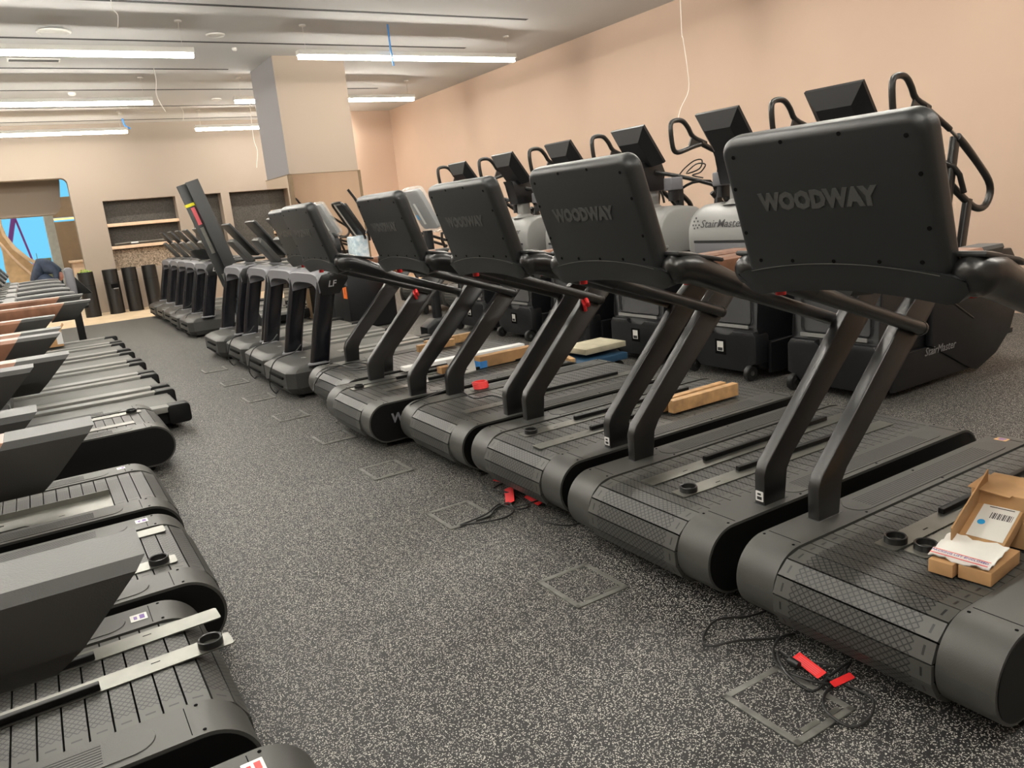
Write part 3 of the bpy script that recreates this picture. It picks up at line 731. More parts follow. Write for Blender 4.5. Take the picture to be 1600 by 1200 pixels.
# ------------------------------------------------------------------ stair climbers
def make_climber():
    root = empty('stair_climber'); tag(root, 'x', 'stair climber')
    W = .355
    # lower body
    pr = [(.03, .10), (.0, .16), (.0, .36), (.03, .40), (.03, .98), (.55, 1.02), (.70, .80), (1.12, .42), (1.12, .06), (.10, .06)]
    mb = MB(); mb.prism(pr, -W + .015, W - .015, 'y', 0, bev=.03, seg=3); body = mb.build('body_shell', 'smblack', root)
    # raised chin and recessed panel rim
    mb = MB(); ch = [(-W, .13), (-W, .34), (-W + .03, .38), (-.12, .38), (-.09, .33), (.09, .33), (.12, .38), (W - .03, .38), (W, .34), (W, .13), (W - .10, .11), (W - .13, .06), (-W + .13, .06), (-W + .10, .11)]
    mb.prism(ch, -.035, .12, 'x', 0, bev=.012); mb.build('front_chin', 'smblack', body)
    mb = MB(); rim = stadium(-.27, .27, .43, .93, .03, 5)
    mb.tube([(.02, p[0], p[1]) for p in rim], .006, n=6, closed=True); mb.build('panel_rim', 'smblack', body)
    mb = MB(); mb.box(-.01, .0, -.26, .26, .40, .425); mb.build('trim_line', 'smgrey', body)
    mb = MB(); mb.box(-.038, -.02, -.055, .055, .18, .30); mb.box(-.041, -.036, -.032, .032, .205, .285, 1); mb.box(-.042, -.040, -.025, .025, .21, .235, 2); mb.build('rating_label', ['hole', 'paper', 'ink'], body)
    for s in (-1, 1):
        mb = MB(); mb.lathe([(.022, -.022), (.055, -.022), (.062, -.015), (.062, .015), (.055, .022), (.022, .022)], (0, 0, 0), 22, 0, Matrix.Translation((-.035, s * .30, .062)) @ Matrix.Rotation(PI / 2, 4, 'X'))
        mb.lathe([(.02, -.024), (.02, .024)], (0, 0, 0), 12, 1, Matrix.Translation((-.035, s * .30, .062)) @ Matrix.Rotation(PI / 2, 4, 'X'))
        mb.build('wheel', ['rubber', 'metal'], root)
        # side drum and lower panel
        mb = MB(); dr = [(.98, .06), (1.10, .03), (1.34, .11), (1.52, .25), (1.62, .48), (1.62, .70), (1.48, .86), (1.15, .88), (.95, .72), (.62, .95), (.5, .9), (.5, .3)]
        mb.prism(dr, s * (W + .0), s * (W + .05), 'y', 0, bev=.012); sp = mb.build('side_panel', 'smblack', root)
        mb = MB(); mb.tube([(.35, s * (W + .052), .78), (1.0, s * (W + .052), .42)], .006, n=6); mb.build('panel_seam', 'smtube', sp)
        fr = frame((.60, s * (W + .0505), .27), (-s, 0, 0) if s > 0 else (1, 0, 0), (0, 0, 1))
        text_obj('logo', 'StairMaster', .08, fr @ Matrix.Rotation(0, 4, 'Z'), 'logoside', sp, shear=.25)
        mb = MB(); mb.prism([(.1, .05), (1.1, .05), (1.1, .20), (.45, .30), (.1, .30)], s * (W - .0), s * (W + .035), 'y', 0, bev=.01); mb.build('side_skirt', 'smblack', root)
    # steps between the side drums
    for k in range(5):
        x = .68 + k * .19; z = .92 - k * .17
        mb = MB(); mb.box(x, x + .24, -W + .01, W - .01, z - .04, z, r=.006); mb.build('step', 'rubber', root)
    mb = MB(); mb.lathe([(.3, -.33), (.3, .33)], (0, 0, 0), 24, 0, Matrix.Translation((1.22, 0, .40)) @ Matrix.Rotation(PI / 2, 4, 'X')); mb.build('step_drum', 'smblack', root)
    # grey barrel hood, rounded shoulders
    K = 12; ys = [-W, -W + .01, -W + .035, -W + .08, -.2, 0, .2, W - .08, W - .035, W - .01, W]; sh = [.07, .03, .010, .0, 0, 0, 0, 0, .010, .03, .07]
    base_p = [(.03, .955), (.0, 1.0), (-.005, 1.10), (.0, 1.18), (.03, 1.26), (.09, 1.32), (.18, 1.355), (.30, 1.36), (.45, 1.34), (.58, 1.26), (.64, 1.12), (.64, .97)]
    vs = []
    for y, d in zip(ys, sh):
        for (x, z) in base_p:
            cx, cz = .30, 1.05
            vs.append((x + (cx - x) * d * 1.0, y, z + (cz - z) * d * 1.3))
    k = len(base_p); fs = [(i * k + j, (i + 1) * k + j, (i + 1) * k + (j + 1) % k, i * k + (j + 1) % k) for i in range(len(ys) - 1) for j in range(k)]
    fs += [tuple(range(k)), tuple((len(ys) - 1) * k + j for j in range(k))[::-1]]
    mb = MB(); mb.add(vs, fs); hood = mb.build('hood', 'smgrey', root, angle=50)
    mb = MB(); mb.prism(stadium(-.27, .27, .975, 1.075, .02, 4), -.009, .0, 'x', 0, bev=.003); mb.prism(stadium(-.272, .272, 1.06, 1.08, .009, 4), -.014, .0, 'x', 1); mb.build('hood_recess_shadow', ['lfgrey', 'smblack'], hood)  # flat panel; its black top strip stands in for the recess shadow
    text_obj('logo', 'StairMaster', .085, frame((.002, -.02, 1.205), (0, -1, 0), (.12, 0, 1)) @ Matrix.Translation((0, 0, .010)), 'logodark', hood, shear=.3, bold=.0002, sx=1.12)
    mb = MB()
    for k_, (a, b) in enumerate(((0, 0), (.02, .03), (-.02, .03), (.0, .055), (.02, -.02), (-.015, -.025), (.035, .0), (-.03, .0))): mb.box(a - .007, a + .007, b - .007, b + .007, 0, .002, mtx=frame((.0, .245, 1.2), (0, -1, 0), (.12, 0, 1)) @ Matrix.Translation((0, 0, .010)))
    mb.build('emblem', 'logodark', hood)
    # column, neck, screen
    mb = MB(); mb.prism(stadium(.16, .29, -.055, .055, .03, 4), 1.34, 1.55, 'z', 0); mb.lathe([(.13, 0), (.10, .015), (.07, .04)], (.225, 0, 1.345), 20); mb.build('column', 'smgrey', root)
    mb = MB(); mb.prism([(.10, 1.50), (.08, 1.66), (.03, 1.75), (.30, 1.75), (.34, 1.66), (.32, 1.50)], -.085, .085, 'y', 0, bev=.012); mb.build('neck', 'smblack', root)
    d = Vector((-.24, 0, .34)); fr = frame((.09, 0, 1.875), (0, -1, 0), d)   # z towards the aisle
    A = [(-.215, -.19), (.215, -.19), (.215, .19), (-.215, .19)]; B = [(-.13, -.17), (.13, -.17), (.13, .08), (-.13, .08)]
    vs = [fr @ Vector((x, y, -.035)) for x, y in A] + [fr @ Vector((x, y, -.012)) for x, y in A] + [fr @ Vector((x, y, .055)) for x, y in B]
    mb = MB(); mb.add(vs, [(3, 2, 1, 0), (0, 1, 5, 4), (1, 2, 6, 5), (2, 3, 7, 6), (3, 0, 4, 7), (4, 5, 9, 8), (5, 6, 10, 9), (6, 7, 11, 10), (7, 4, 8, 11), (8, 9, 10, 11)])
    sc = mb.build('screen_housing', 'smblack', root, smooth=False)
    mb = MB(); mb.prism(rrect(.41, .36, .01, 2), -.0375, -.035, 'z', 0, mtx=fr); mb.build('display_screen', 'screen', sc)
    for s in (-1, 1):
        yy = s * (.47 if s > 0 else .42)
        mb = MB()
        mb.tube([(.36, yy, 1.845), (.22, yy, 1.90), (.17, yy, 1.97), (.12, yy, 2.02), (.06, yy, 2.035), (-.01, yy, 2.02), (-.025, yy, 1.96), (-.01, yy, 1.83), (.02, yy, 1.79), (.08, yy, 1.79), (.22, yy, 1.825), (.30, yy, 1.84)], .0195, n=12, sub=3)
        mb.prism([(.16, 1.815), (.30, 1.86), (.20, 1.90)], yy - .008, yy + .008, 'y')
        mb.tube([(.30, yy, 1.85), (.47, yy, 1.775), (.60, yy, 1.71)], [.024, .019, .019], n=12, sub=2)
        gr = mb.build('grip_loop', 'smtube', root)
        mb = MB(); mb.tube([(.58, yy, 1.72), (.70, yy, 1.652)], .011, n=10); mb.build('joint_rod', 'metal', gr)
        mb = MB(); mb.tube([(.69, yy, 1.66), (.80, yy * .98, 1.60), (.98, yy * .96, 1.48), (1.13, yy * .95, 1.36), (1.16, yy * .95, 1.27), (1.10, yy * .95, 1.19), (1.0, yy * .95, 1.18), (.88, yy * .95, 1.23), (.70, yy * .95, 1.34), (.60, yy * .9, 1.44)], [.026, .026, .024, .024, .024, .024, .024, .024, .024, .022], n=12, sub=3)
        mb.build('side_rail', 'smtube', root)
        mb = MB(); mb.prism(stadium(-.035, .035, -.022, .022, .015, 3), 0, .72, 'z', 0, mtx=frame((.58, s * .40, .95), (1, 0, -.17), (0, 1, 0))); mb.build('post', 'smtube', root)
        mb = MB(); mb.prism(stadium(-.035, .035, -.022, .022, .015, 3), 0, .40, 'z', 0, mtx=frame((.80, s * .40, .86), (1, 0, -.2), (0, 1, 0))); mb.build('post', 'smtube', root)
        mb = MB(); mb.tube([(.22, s * .08, 1.66), (.45, s * .25, 1.58), (.66, s * .42, 1.47), (.74, s * .45, 1.30)], .018, n=10, sub=3); mb.build('cross_tube', 'smtube', root)
        mb = MB(); mb.tube([(.40, s * .22, 1.50), (.45, s * .3, 1.54), (.62, s * .34, 1.54), (.68, s * .34, 1.46), (.70, s * .34, 1.38)], .012, n=8, sub=2); mb.tube([(.3, s * .2, 1.5), (.26, s * .22, 1.45), (.33, s * .24, 1.36), (.38, s * .24, 1.34)], .010, n=8, sub=2); mb.build('inner_grip', 'smtube', root)
        mb = MB(); mb.box(.22, .36, s * .23 - .05, s * .23 + .05, 1.49, 1.60, r=.012); mb.build('cup_box', 'lfgrey', root)
        mb = MB(); mb.prism(stadium(.24, .34, s * .23 - .03, s * .23 + .03, .02, 3), 1.40, 1.5, 'z'); mb.prism(stadium(.33, .39, s * .23 - .025, s * .23 + .025, .012, 3), 1.33, 1.5, 'z', 0); mb.build('cup_bracket', 'smblack', root)
    return root
SC = make_climber()
right_loop = min([c_ for c_ in SC.children if c_.name.startswith('grip_loop')], key=lambda q_: q_.data.vertices[0].co.y).data.name
sy = [(3.35, 'nearest the camera, its side logo showing'), (4.37, 'second from the camera, hood logo in full view'), (5.40, 'third from the camera, cable looped on its handle'), (6.45, 'fourth from the camera, behind the third large console'), (7.50, 'fifth from the camera'), (8.55, 'last and farthest from the camera')]
sc_objs = []
for i, (y, d) in enumerate(sy):
    if i == 0: o = SC
    else:
        o = copy_tree(SC)
        for ch_ in list(o.children):      # only the nearest one shows a raised loop on this side too
            if ch_.name.startswith('grip_loop') and ch_.data.name == right_loop:
                for g_ in list(ch_.children): bpy.data.objects.remove(g_)
                bpy.data.objects.remove(ch_)
    place(o, (4.60 if i else 4.58, y, 0), 0, 'grey-hooded stair climber, ' + d, 'stair climbers along the peach wall'); sc_objs.append(o)
p0 = Vector((4.95, 5.15, 1.62))
mb = MB(); mb.tube([(0, 0, 0), (.03, -.04, .05), (.08, -.10, .10), (.12, -.15, .10), (.10, -.14, .03), (.03, -.05, .0), (.08, -.12, .07), (.13, -.18, .06), (.10, -.15, 0), (.05, -.1, -.02), (.1, -.18, -.05)], .006, n=6, sub=4)
o = mb.build('cable', 'smtube'); o.location = p0; tag(o, 'dark cable looped over the handle of the third stair climber', 'cable')
# ------------------------------------------------------------------ black bins
def make_bin():
    root = empty('litter_bin'); tag(root, 'x', 'bin')
    mb = MB(); mb.lathe([(.150, 0), (.150, .94), (.146, .945), (.14, .94), (.14, .90), (.001, .90)], (0, 0, 0), 32); mb.build('bin_body', 'binblack', root)
    mb = MB(); mb.lathe([(.152, .66), (.152, .664)], (0, 0, 0), 32); mb.build('bin_seam', 'hole', root)
    return root
B0 = make_bin()
bins = [(.98, 18.72, 'leftmost, green leaves on its top'), (1.45, 18.80, 'second from the left, with a dark slot'), (1.83, 18.86, 'third from the left'), (2.24, 18.92, 'fourth from the left, beside the last treadmill')]
for i, (x, y, d) in enumerate(bins):
    o = B0 if i == 0 else copy_tree(B0); place(o, (x, y, 0), 0, 'tall black bin by the back wall, ' + d, 'black bins by the back wall')
    if i == 1:
        q = MB(); q.box(-.04, .1, -.16, -.13, .55, .64, r=.005); q.build('bin_slot', 'hole', o)
        q = MB(); q.box(.0, .1, -.163, -.158, .53, .55, r=.001); q.build('bin_tag', 'metal', o)
mb = MB()
for k in range(26):
    a = random.uniform(0, 6.28); r_ = random.uniform(.02, .13); h = random.uniform(.0, .06)
    c = Vector((r_ * math.cos(a), r_ * math.sin(a), .01 + h)); u = Vector((math.cos(a * 3), math.sin(a * 3), .4)) * .04; v2 = Vector((-math.sin(a * 3), math.cos(a * 3), .1)) * .015
    mb.add([c - u, c + v2, c + u, c - v2], [(0, 1, 2, 3)])
    mb.tube([(c.x * .5, c.y * .5, -.02), tuple(c)], .002, n=4)
MM('leaf', (.35, .6, .06), .5); o = mb.build('leaf_cuttings', 'leaf', smooth=False); o.location = (.98, 18.72, .925); tag(o, 'yellow green leaves lying on the leftmost black bin', 'leaves', kind='stuff')
# ------------------------------------------------------------------ floor boxes
def make_plate():
    root = empty('floor_box'); tag(root, 'x', 'floor box')
    mb = MB()
    for a in ((-.125, .125, -.14, -.118), (-.125, .125, .118, .14), (-.125, -.103, -.14, .14), (.103, .125, -.14, .14)): mb.box(*a, 0, .006, r=.0015)
    mb.build('box_frame', 'floorframe', root)
    mb = MB(); mb.box(-.103, .103, -.118, .118, 0, .004); mb.build('lid', 'floor', root)
    mb = MB(); mb.box(-.07, .0, -.117, -.098, .004, .006); mb.box(.03, .09, -.117, -.1, .004, .006); mb.build('lid_slot', 'plate', root)
    return root
MM('floorframe', (.17, .17, .155), .4, metal=.4, var=.2, vscale=20)
FP = make_plate()
fpl = [(1.635, 1.35, 'nearest the camera, under the cable loops'), (1.62, 2.33, 'second from the camera, beside the second treadmill'), (1.60, 3.33, 'third, partly under the red tagged cables'), (1.60, 4.29, 'fourth from the camera'), (1.61, 5.27, 'fifth from the camera'), (1.56, 6.18, 'sixth from the camera, before the grey-arched treadmills'), (1.54, 7.12, 'seventh from the camera'), (1.54, 8.1, 'eighth from the camera'), (1.54, 9.1, 'ninth from the camera'), (4.02, 3.95, 'under the second stair climber wheels'), (4.05, 5.05, 'beside the third stair climber')]
for i, (x, y, d) in enumerate(fpl):
    o = FP if i == 0 else copy_tree(FP); place(o, (x, y, 0), 0, 'square grey framed floor box, ' + d, 'floor boxes')
# ------------------------------------------------------------------ cables on the floor
def fcable(name, pts, label, r=.0045, z=.007, m='rubber', parent=None):
    P = [fl(a, b, z) for a, b in pts]
    for i, q in enumerate(P): q.z = z + .008 * (i % 3)
    c = P[0].copy(); mb = MB(); mb.tube([q - c for q in P], r, n=8, sub=4)
    o = mb.build(name, m); o.location = c; tag(o, label, 'cable'); return o, c
c1, cc = fcable('power_cable', [(1208, 950), (1170, 966), (1120, 975), (1099, 995), (1108, 1013), (1150, 1008), (1200, 998), (1243, 994), (1220, 1002), (1208, 1018), (1222, 1048), (1260, 1068), (1300, 1068), (1322, 1052), (1290, 1045), (1240, 1030), (1215, 1022), (1230, 1060), (1270, 1080), (1296, 1060), (1328, 1042), (1308, 1062), (1288, 1090), (1292, 1120), (1330, 1136), (1360, 1124), (1364, 1100), (1340, 1078), (1290, 1062)], 'black power cable looped beside the nearest right treadmill')
def tagpiece(parent, c, a, b, w_, label, z=.02, m='redtag', txt=True):
    A = fl(*a, z); B = fl(*b, z); d = (B - A); L = d.length; fr = frame((A + B) / 2 - c, d, Vector((-d.y, d.x, .35 * d.length)))
    mb = MB(); mb.prism(rrect(L, w_, .003, 2), 0, .0015, 'z', 0, mtx=fr)
    if txt:
        for k in range(4): mb.box(-L * .4, L * .38, -w_ * .35 + k * w_ * .18, -w_ * .35 + k * w_ * .18 + w_ * .06, .0015, .0018, 1, mtx=fr)
    o = mb.build('red_tag', [m, 'pink'], parent); return o
tagpiece(c1, cc, (1243, 1024), (1285, 1056), .035, '')
tagpiece(c1, cc, (1300, 1070), (1332, 1055), .022, '', txt=False)
q = MB(); P = fl(1234, 1032, .02) - cc; q.tube([P, P + Vector((.0, -.035, .0))], [.014, .011], n=10); q.build('plug', 'rubber', c1)
c2, cc = fcable('power_cable', [(790, 738), (758, 742), (750, 752), (765, 772), (785, 790), (810, 800), (825, 790), (805, 775), (775, 770), (772, 762), (795, 755), (815, 765), (850, 755), (852, 778), (830, 790), (800, 792), (780, 790), (760, 808), (725, 818), (723, 822), (760, 820), (790, 808), (803, 800), (795, 790), (775, 795), (766, 808), (745, 818)], 'black power cable tangle with red tags beside the third right treadmill')
tagpiece(c2, cc, (795, 762), (797, 786), .05, '')
tagpiece(c2, cc, (826, 772), (848, 785), .06, '')
tagpiece(c2, cc, (773, 748), (794, 752), .035, '', txt=False)
c3, cc = fcable('power_cable', [(835, 797), (845, 812), (862, 823), (890, 821), (918, 817), (940, 824)], 'thin black cable lying loose in front of the second right treadmill', r=.004)
c4, cc = fcable('power_cable', [(590, 655), (570, 648), (545, 650), (530, 655), (526, 662)], 'thin cable under the fifth right treadmill')
# cables on decks
def dcable(pts, label, r=.005):
    P = [Vector(p) for p in pts]; c = P[0].copy(); mb = MB(); mb.tube([q - c for q in P], r, n=7, sub=4); o = mb.build('power_cable', 'rubber'); o.location = c; tag(o, label, 'cable'); return o, c
D = .326
k1, c = dcable([fl(840, 618, D), fl(800, 625, D), fl(770, 618, D), fl(740, 622, D), fl(712, 606, D), fl(690, 612, D), fl(664, 622, D), fl(642, 632, .3), fl(638, 650, .22), fl(640, 662, .15)], 'black cable with red end lying over the fourth right treadmill')
k1.data.materials.append(M['red']); 
q = MB()
for j in range(5):
    P = fl(752, 605, D) - c; q.tube([P + Vector((.05 * math.cos(a + j), .04 * math.sin(a + j) + j * .004, .008 * j)) for a in (0, 1, 2, 3, 4, 5)], .007, n=7, sub=3, closed=True)
q.build('red_tag', 'redtag', k1)
k2, c = dcable([fl(600, 562, D), fl(560, 575, D), fl(520, 568, D), fl(515, 575, D), fl(560, 578, D), fl(590, 572, D), fl(555, 566, D), fl(530, 572, D), fl(505, 582, D), fl(492, 600, .2), fl(490, 612, .15)], 'coiled black cable on the farthest right slat treadmill')
for i, (x, y, lab) in enumerate(((1.72, 7.3, 'first'), (1.76, 8.25, 'second'), (1.78, 9.3, 'third'), (1.9, 12.9, 'far block nearest'), (1.9, 13.9, 'far block second'))):
    dcable([(x + .28, y - .18, .42), (x + .2, y - .2, .36), (x + .04, y - .22, .335), (x - .03, y - .2, .25), (x - .06, y - .18, .10), (x - .02, y - .16, .012), (x + .02, y - .1, .012)], 'thin cable draped over the motor hood of the ' + lab + ' grey-arched treadmill', .005)
# ------------------------------------------------------------------ boxes, battens, paper on the decks
def block(name, c, size, rz, m, label, cat, z=DZ, group=None, r=.002):
    mb = MB(); mb.box(-size[0] / 2, size[0] / 2, -size[1] / 2, size[1] / 2, 0, size[2], r=r)
    o = mb.build(name, m); o.location = (c[0], c[1], z); o.rotation_euler = (0, 0, rz); tag(o, label, cat, group); return o
block('pine_batten', (3.05, 3.055, 0), (.50, .045, .07), 0.0, 'pine', 'pine batten with stamped side, nearer of the pair on the third right treadmill', 'batten', z=.319, group='pine battens')
block('pine_batten', (3.03, 3.125, 0), (.50, .045, .07), 0.02, 'pine', 'pine batten lying behind its twin on the third right treadmill', 'batten', z=.319, group='pine battens')
# carton on the nearest treadmill
t = empty('cardboard_carton', (2.33, 1.17, .312), .12); tag(t, 'open cardboard carton with a shipping label on the nearest right treadmill', 'carton')
fr = Matrix.Rotation(-.42, 4, 'Y')
mb = MB()
mb.box(-.12, .25, -.07, .06, .0, .035, r=.002, mtx=Matrix.Translation((.02, .0, .05)) @ fr); mb.box(.10, .28, -.08, .08, .0, .17, r=.003); b_ = mb.build('carton_body', 'card', t)
mb = MB(); mb.box(-.10, .18, .062, .066, .0, .10, mtx=Matrix.Translation((.02, 0, .055)) @ fr @ Matrix.Rotation(.15, 4, 'X')); mb.box(.08, .22, -.02, .10, .17, .173, mtx=Matrix.Rotation(.1, 4, 'X')); mb.build('carton_flap', 'card', t)
L_ = Matrix.Translation((.02, 0, .05)) @ fr @ Matrix.Translation((.06, -.01, .0355))
mb = MB(); mb.box(-.10, .09, -.052, .05, 0, .001, mtx=L_)
mb.lathe([(.011, .001), (.011, .0016)], (0, 0, 0), 16, 1, L_ @ Matrix.Translation((-.035, .03, 0)))
for k in range(14): mb.box(-.012 + 0, .014, -.045 + k * .0045, -.045 + k * .0045 + (.0012 + .001 * (k % 3)), .001, .0014, 2, mtx=L_)
for k in range(4): mb.box(.035 + k * .01, .038 + k * .01, -.04, .03 - .012 * (k % 2), .001, .0014, 2, mtx=L_)
mb.build('shipping_label', ['paper', 'bluedot', 'ink'], t)
t2 = empty('cardboard_carton', (2.15, 1.185, .312), .1); tag(t2, 'small brown carton block nearest the aisle under the label pouch', 'carton')
mb = MB(); mb.box(-.035, .13, -.035, .035, 0, .042, r=.002); mb.build('carton_body', 'card', t2)
t3 = empty('cardboard_carton', (2.18, 1.10, .312), .1); tag(t3, 'flat brown carton end beside the smaller block on the nearest treadmill', 'carton')
mb = MB(); mb.box(-.04, .16, -.045, .045, 0, .042, r=.002); mb.build('carton_body', 'card', t3)
t4 = empty('packing_pouch', (2.205, 1.15, .362), .1); tag(t4, 'crinkled clear packing list pouch with purple border on the small cartons', 'pouch')
vs = []; fs = []; NX, NY = 8, 10
for i in range(NX + 1):
    for j in range(NY + 1):
        vs.append((-.07 + .14 * i / NX, -.085 + .17 * j / NY, .004 * math.sin(i * 2.3 + j) + .003 * math.cos(j * 2.7) + .02 * i / NX))
for i in range(NX):
    for j in range(NY): a = i * (NY + 1) + j; fs.append((a, a + 1, a + NY + 2, a + NY + 1))
mb = MB(); mb.add(vs, fs); mb.add([(x, y, z - .003) for x, y, z in vs], [f[::-1] for f in fs]); mb.build('pouch_film', 'paper', t4)
text_obj('printed_border', 'PACKING LIST ENCLOSED', .0135, frame((-.055, 0, .012), (0, -1, 0), (1, 0, .1)), 'purple', t4, depth=.0004)
mb = MB(); mb.box(-.0685, -.0645, -.08, .08, .008, .0085); mb.box(-.045, -.042, -.08, .08, .0115, .012); mb.build('border_lines', 'redtag', t4)
sticker(ltm[1], frame((1.56, .345, .3126), (0, 1, 0), (-1, 0, 0)), .05, .05, 'white', 'purple')
sticker(ltm[2], frame((1.50 + .08, .37, .3126), (0, 1, 0), (-1, 0, 0)), .05, .05, 'white', 'purple')
sticker(ltm[3], frame((1.58, .37, .3126), (0, 1, 0), (-1, 0, 0)), .04, .04, 'white', 'purple')
sticker(ltm[0], frame((1.60, .36, .3126), (0, 1, 0), (-1, 0, 0)), .05, .05, 'white', 'redtag')
sticker(rt[0], frame((1.58, .36, .3126), (0, 1, 0), (-1, 0, 0)), .05, .04, 'pine', 'purple')
for j in (1, 2): sticker(rt[j], frame((.3345, -UY, .345), (0, -1, 0), (0, 0, 1)), .036, .04, 'white', 'ink', 'code_sticker')
# large pale letter on the fifth machine's outer side
text_obj('logo', 'WOODWAY', .085, frame((.40, -.4310, .20), (1, 0, 0), (0, 0, 1)), 'lfgrey', rt[4], shear=.15, bold=.003)
# carton with blue tape and paper on the fourth treadmill
o = block('cardboard_carton', (2.99, 5.10, 0), (.50, .08, .085), .03, 'card', 'long brown carton with blue tape behind the paper sheet', 'carton', z=.319)
q = MB(); q.box(-.252, -.19, -.042, .042, -.001, .05, r=.0); q.build('blue_tape', 'bluetape', o)
block('cardboard_carton', (2.53, 5.21, 0), (.12, .08, .05), 0, 'card', 'small brown carton end at the edge of the paper sheet', 'carton', z=.308)
mb = MB(); mb.add([(0, 0, .0), (.20, 0, .0), (.21, .03, .10), (-.04, .03, .12)], [(0, 1, 2, 3)]); mb.add([(0, .002, .0), (.20, .002, .0), (.21, .032, .10), (-.04, .032, .12)], [(3, 2, 1, 0)])
for k in range(5): mb.box(.03, .13 - .02 * (k % 2), -.0015, -.0005, .02 + k * .015, .024 + k * .015, 1, mtx=Matrix.Rotation(-.29, 4, 'X'))
o = mb.build('paper_sheet', ['paper', 'ink'], smooth=False); o.location = (2.50, 5.03, .312); o.rotation_euler = (0, 0, .1); tag(o, 'printed paper sheet propped before the blue taped carton on the fifth treadmill', 'paper')
block('pine_batten', (3.12, 6.27, 0), (.52, .06, .07), .05, 'pine', 'longer pine batten on the last right slat treadmill', 'batten', z=.319, group='pine battens')
block('pine_batten', (2.92, 6.17, 0), (.36, .05, .06), .0, 'pine', 'shorter pine batten on the last right slat treadmill', 'batten', z=.319, group='pine battens')
block('foam_strip', (2.85, 5.50, 0), (1.1, .09, .03), .0, 'white', 'long white foam strip on the fifth right treadmill', 'foam', z=.324)
# dolly with pads between the treadmills and the stair climbers
P = fl(900, 560, .1)
t = empty('furniture_dolly', (3.97, 5.55, 0), 0); tag(t, 'blue platform dolly loaded with beige foam pads before the stair climbers', 'dolly')
mb = MB(); mb.box(-.30, .30, -.38, .42, .10, .16, r=.008); mb.build('platform', 'dollyblue', t)
for x in (-.24, .24):
    for y in (-.32, .36):
        mb = MB(); mb.lathe([(.045, -.015), (.045, .015)], (0, 0, 0), 16, 0, Matrix.Translation((x, y, .045)) @ Matrix.Rotation(PI / 2, 4, 'X')); mb.tube([(x, y, .05), (x, y, .10)], .012, n=6); mb.build('caster', 'rubber', t)
o = block('foam_pad', (4.06, 5.38, 0), (.46, .34, .05), .05, 'pad', 'beige foam pad, upper one on the blue dolly', 'pad', z=.201, group='pads on the dolly', r=.006)
o = block('foam_pad', (3.93, 5.76, 0), (.38, .45, .04), -.06, 'pad', 'beige foam pad lying flat on the blue dolly', 'pad', z=.161, group='pads on the dolly', r=.006)
block('pine_batten', (3.75, 5.36, 0), (.30, .05, .035), 1.3, 'pine', 'short pine block beside the beige pad on the dolly', 'batten', z=.162, group='pine battens')
# red cords on the handrails
for (i, s, lab) in ((2, 1, 'third'), (4, 1, 'fifth')):
    x, y = RX[i][0], RX[i][1]
    mb = MB(); mb.tube([(0, 0, 0), (.0, -.03, -.035), (.02, 0, -.06), (0, .02, -.02), (-.01, -.01, -.05), (.01, .01, -.085)], .011, n=7, sub=3)
    o = mb.build('safety_cord', 'redtag'); o.location = (x + .78, y + s * .33, .955); tag(o, 'red safety cord hung on the rail of the ' + lab + ' right treadmill', 'cord', 'red safety cords')
p = at(86, 520, 12.2)
t = empty('cardboard_carton', (p.x - .1, p.y, .202)); tag(t, 'small open brown carton with white tape on a left row flat belt deck', 'carton')
mb = MB(); mb.box(-.17, .17, -.14, .14, 0, .20, r=.003); mb.build('carton_body', 'card', t)
mb = MB(); mb.box(.1, .172, -.142, .142, .03, .19); mb.build('white_tape', 'white', t)
mb = MB(); mb.box(-.01, .0, -.13, .13, 0, .10, mtx=Matrix.Translation((.16, 0, .2)) @ Matrix.Rotation(.6, 4, 'Y')); mb.build('carton_flap', 'card', t)
t = empty('padded_post', (.43, 13.2, 0)); tag(t, 'grey rounded padded upright standing beyond the left row handles', 'padded post')
mb = MB(); mb.box(-.05, .45, -.2, .2, 0, .05, r=.01); mb.box(.0, .1, -.04, .04, .05, .9); mb.build('stand', 'sideblack', t)
mb = MB(); slab(mb, -.06, .06, .78, 1.20, .05, -.16, .16, .03, 0, frame((.05, 0, 0), (1, 0, 0), (0, 0, 1))); mb.build('pad', 'lfgrey', t)
mb = MB(); mb.prism([(.08, .80), (.30, .80), (.10, 1.08)], -.1, .1, 'y', 0, bev=.01); mb.build('brace', 'sideblack', t)
# ------------------------------------------------------------------ leaning boards and tray
def board(x0, z0, x1, z1, y, w_, th, m, name, label, cat, yl=0):
    A = Vector((x0, y, z0)); B = Vector((x1, y + yl, z1)); d = B - A
    fr = frame(A, (0, 1, 0), d)
    mb = MB(); mb.box(-w_ / 2, w_ / 2, 0, d.length, -th / 2, th / 2, r=.003, mtx=Matrix.Translation(-A) @ fr)
    o = mb.build(name, m); o.location = A; tag(o, label, cat, 'leaning boards'); return o
b1 = board(2.64, .02, 2.06, 2.20, 11.30, .05, .17, 'shell', 'long_board', 'long dark board leaning upright, right one of the pair', 'board')
b2 = board(2.52, .02, 1.95, 2.16, 11.40, .05, .15, 'shell', 'long_board', 'long dark board with red and yellow tape, left one of the pair', 'board')
LB = math.hypot(.57, 2.14); FB = frame((0, 0, 0), (0, 1, 0), (-.57, 0, 2.14))
for a_, b_, c_, d_, nm, m_ in ((-.03, .03, 1.92, 1.96, 'yellow_tape', 'yellow'), (-.040, -.026, 1.66, 1.90, 'red_tape', 'pink'), (-.045, -.026, 1.25, 1.62, 'metal_bracket', 'plate'), (-.045, -.026, .55, .95, 'metal_bracket', 'plate'), (-.05, -.026, .75, .83, 'yellow_tape', 'yellow')):
    q = MB(); q.box(a_, b_, c_, d_, -.08 if nm == 'yellow_tape' and c_ > 1 else -.03, .08 if nm == 'yellow_tape' and c_ > 1 else .02, mtx=FB); q.build(nm, m_, b2)
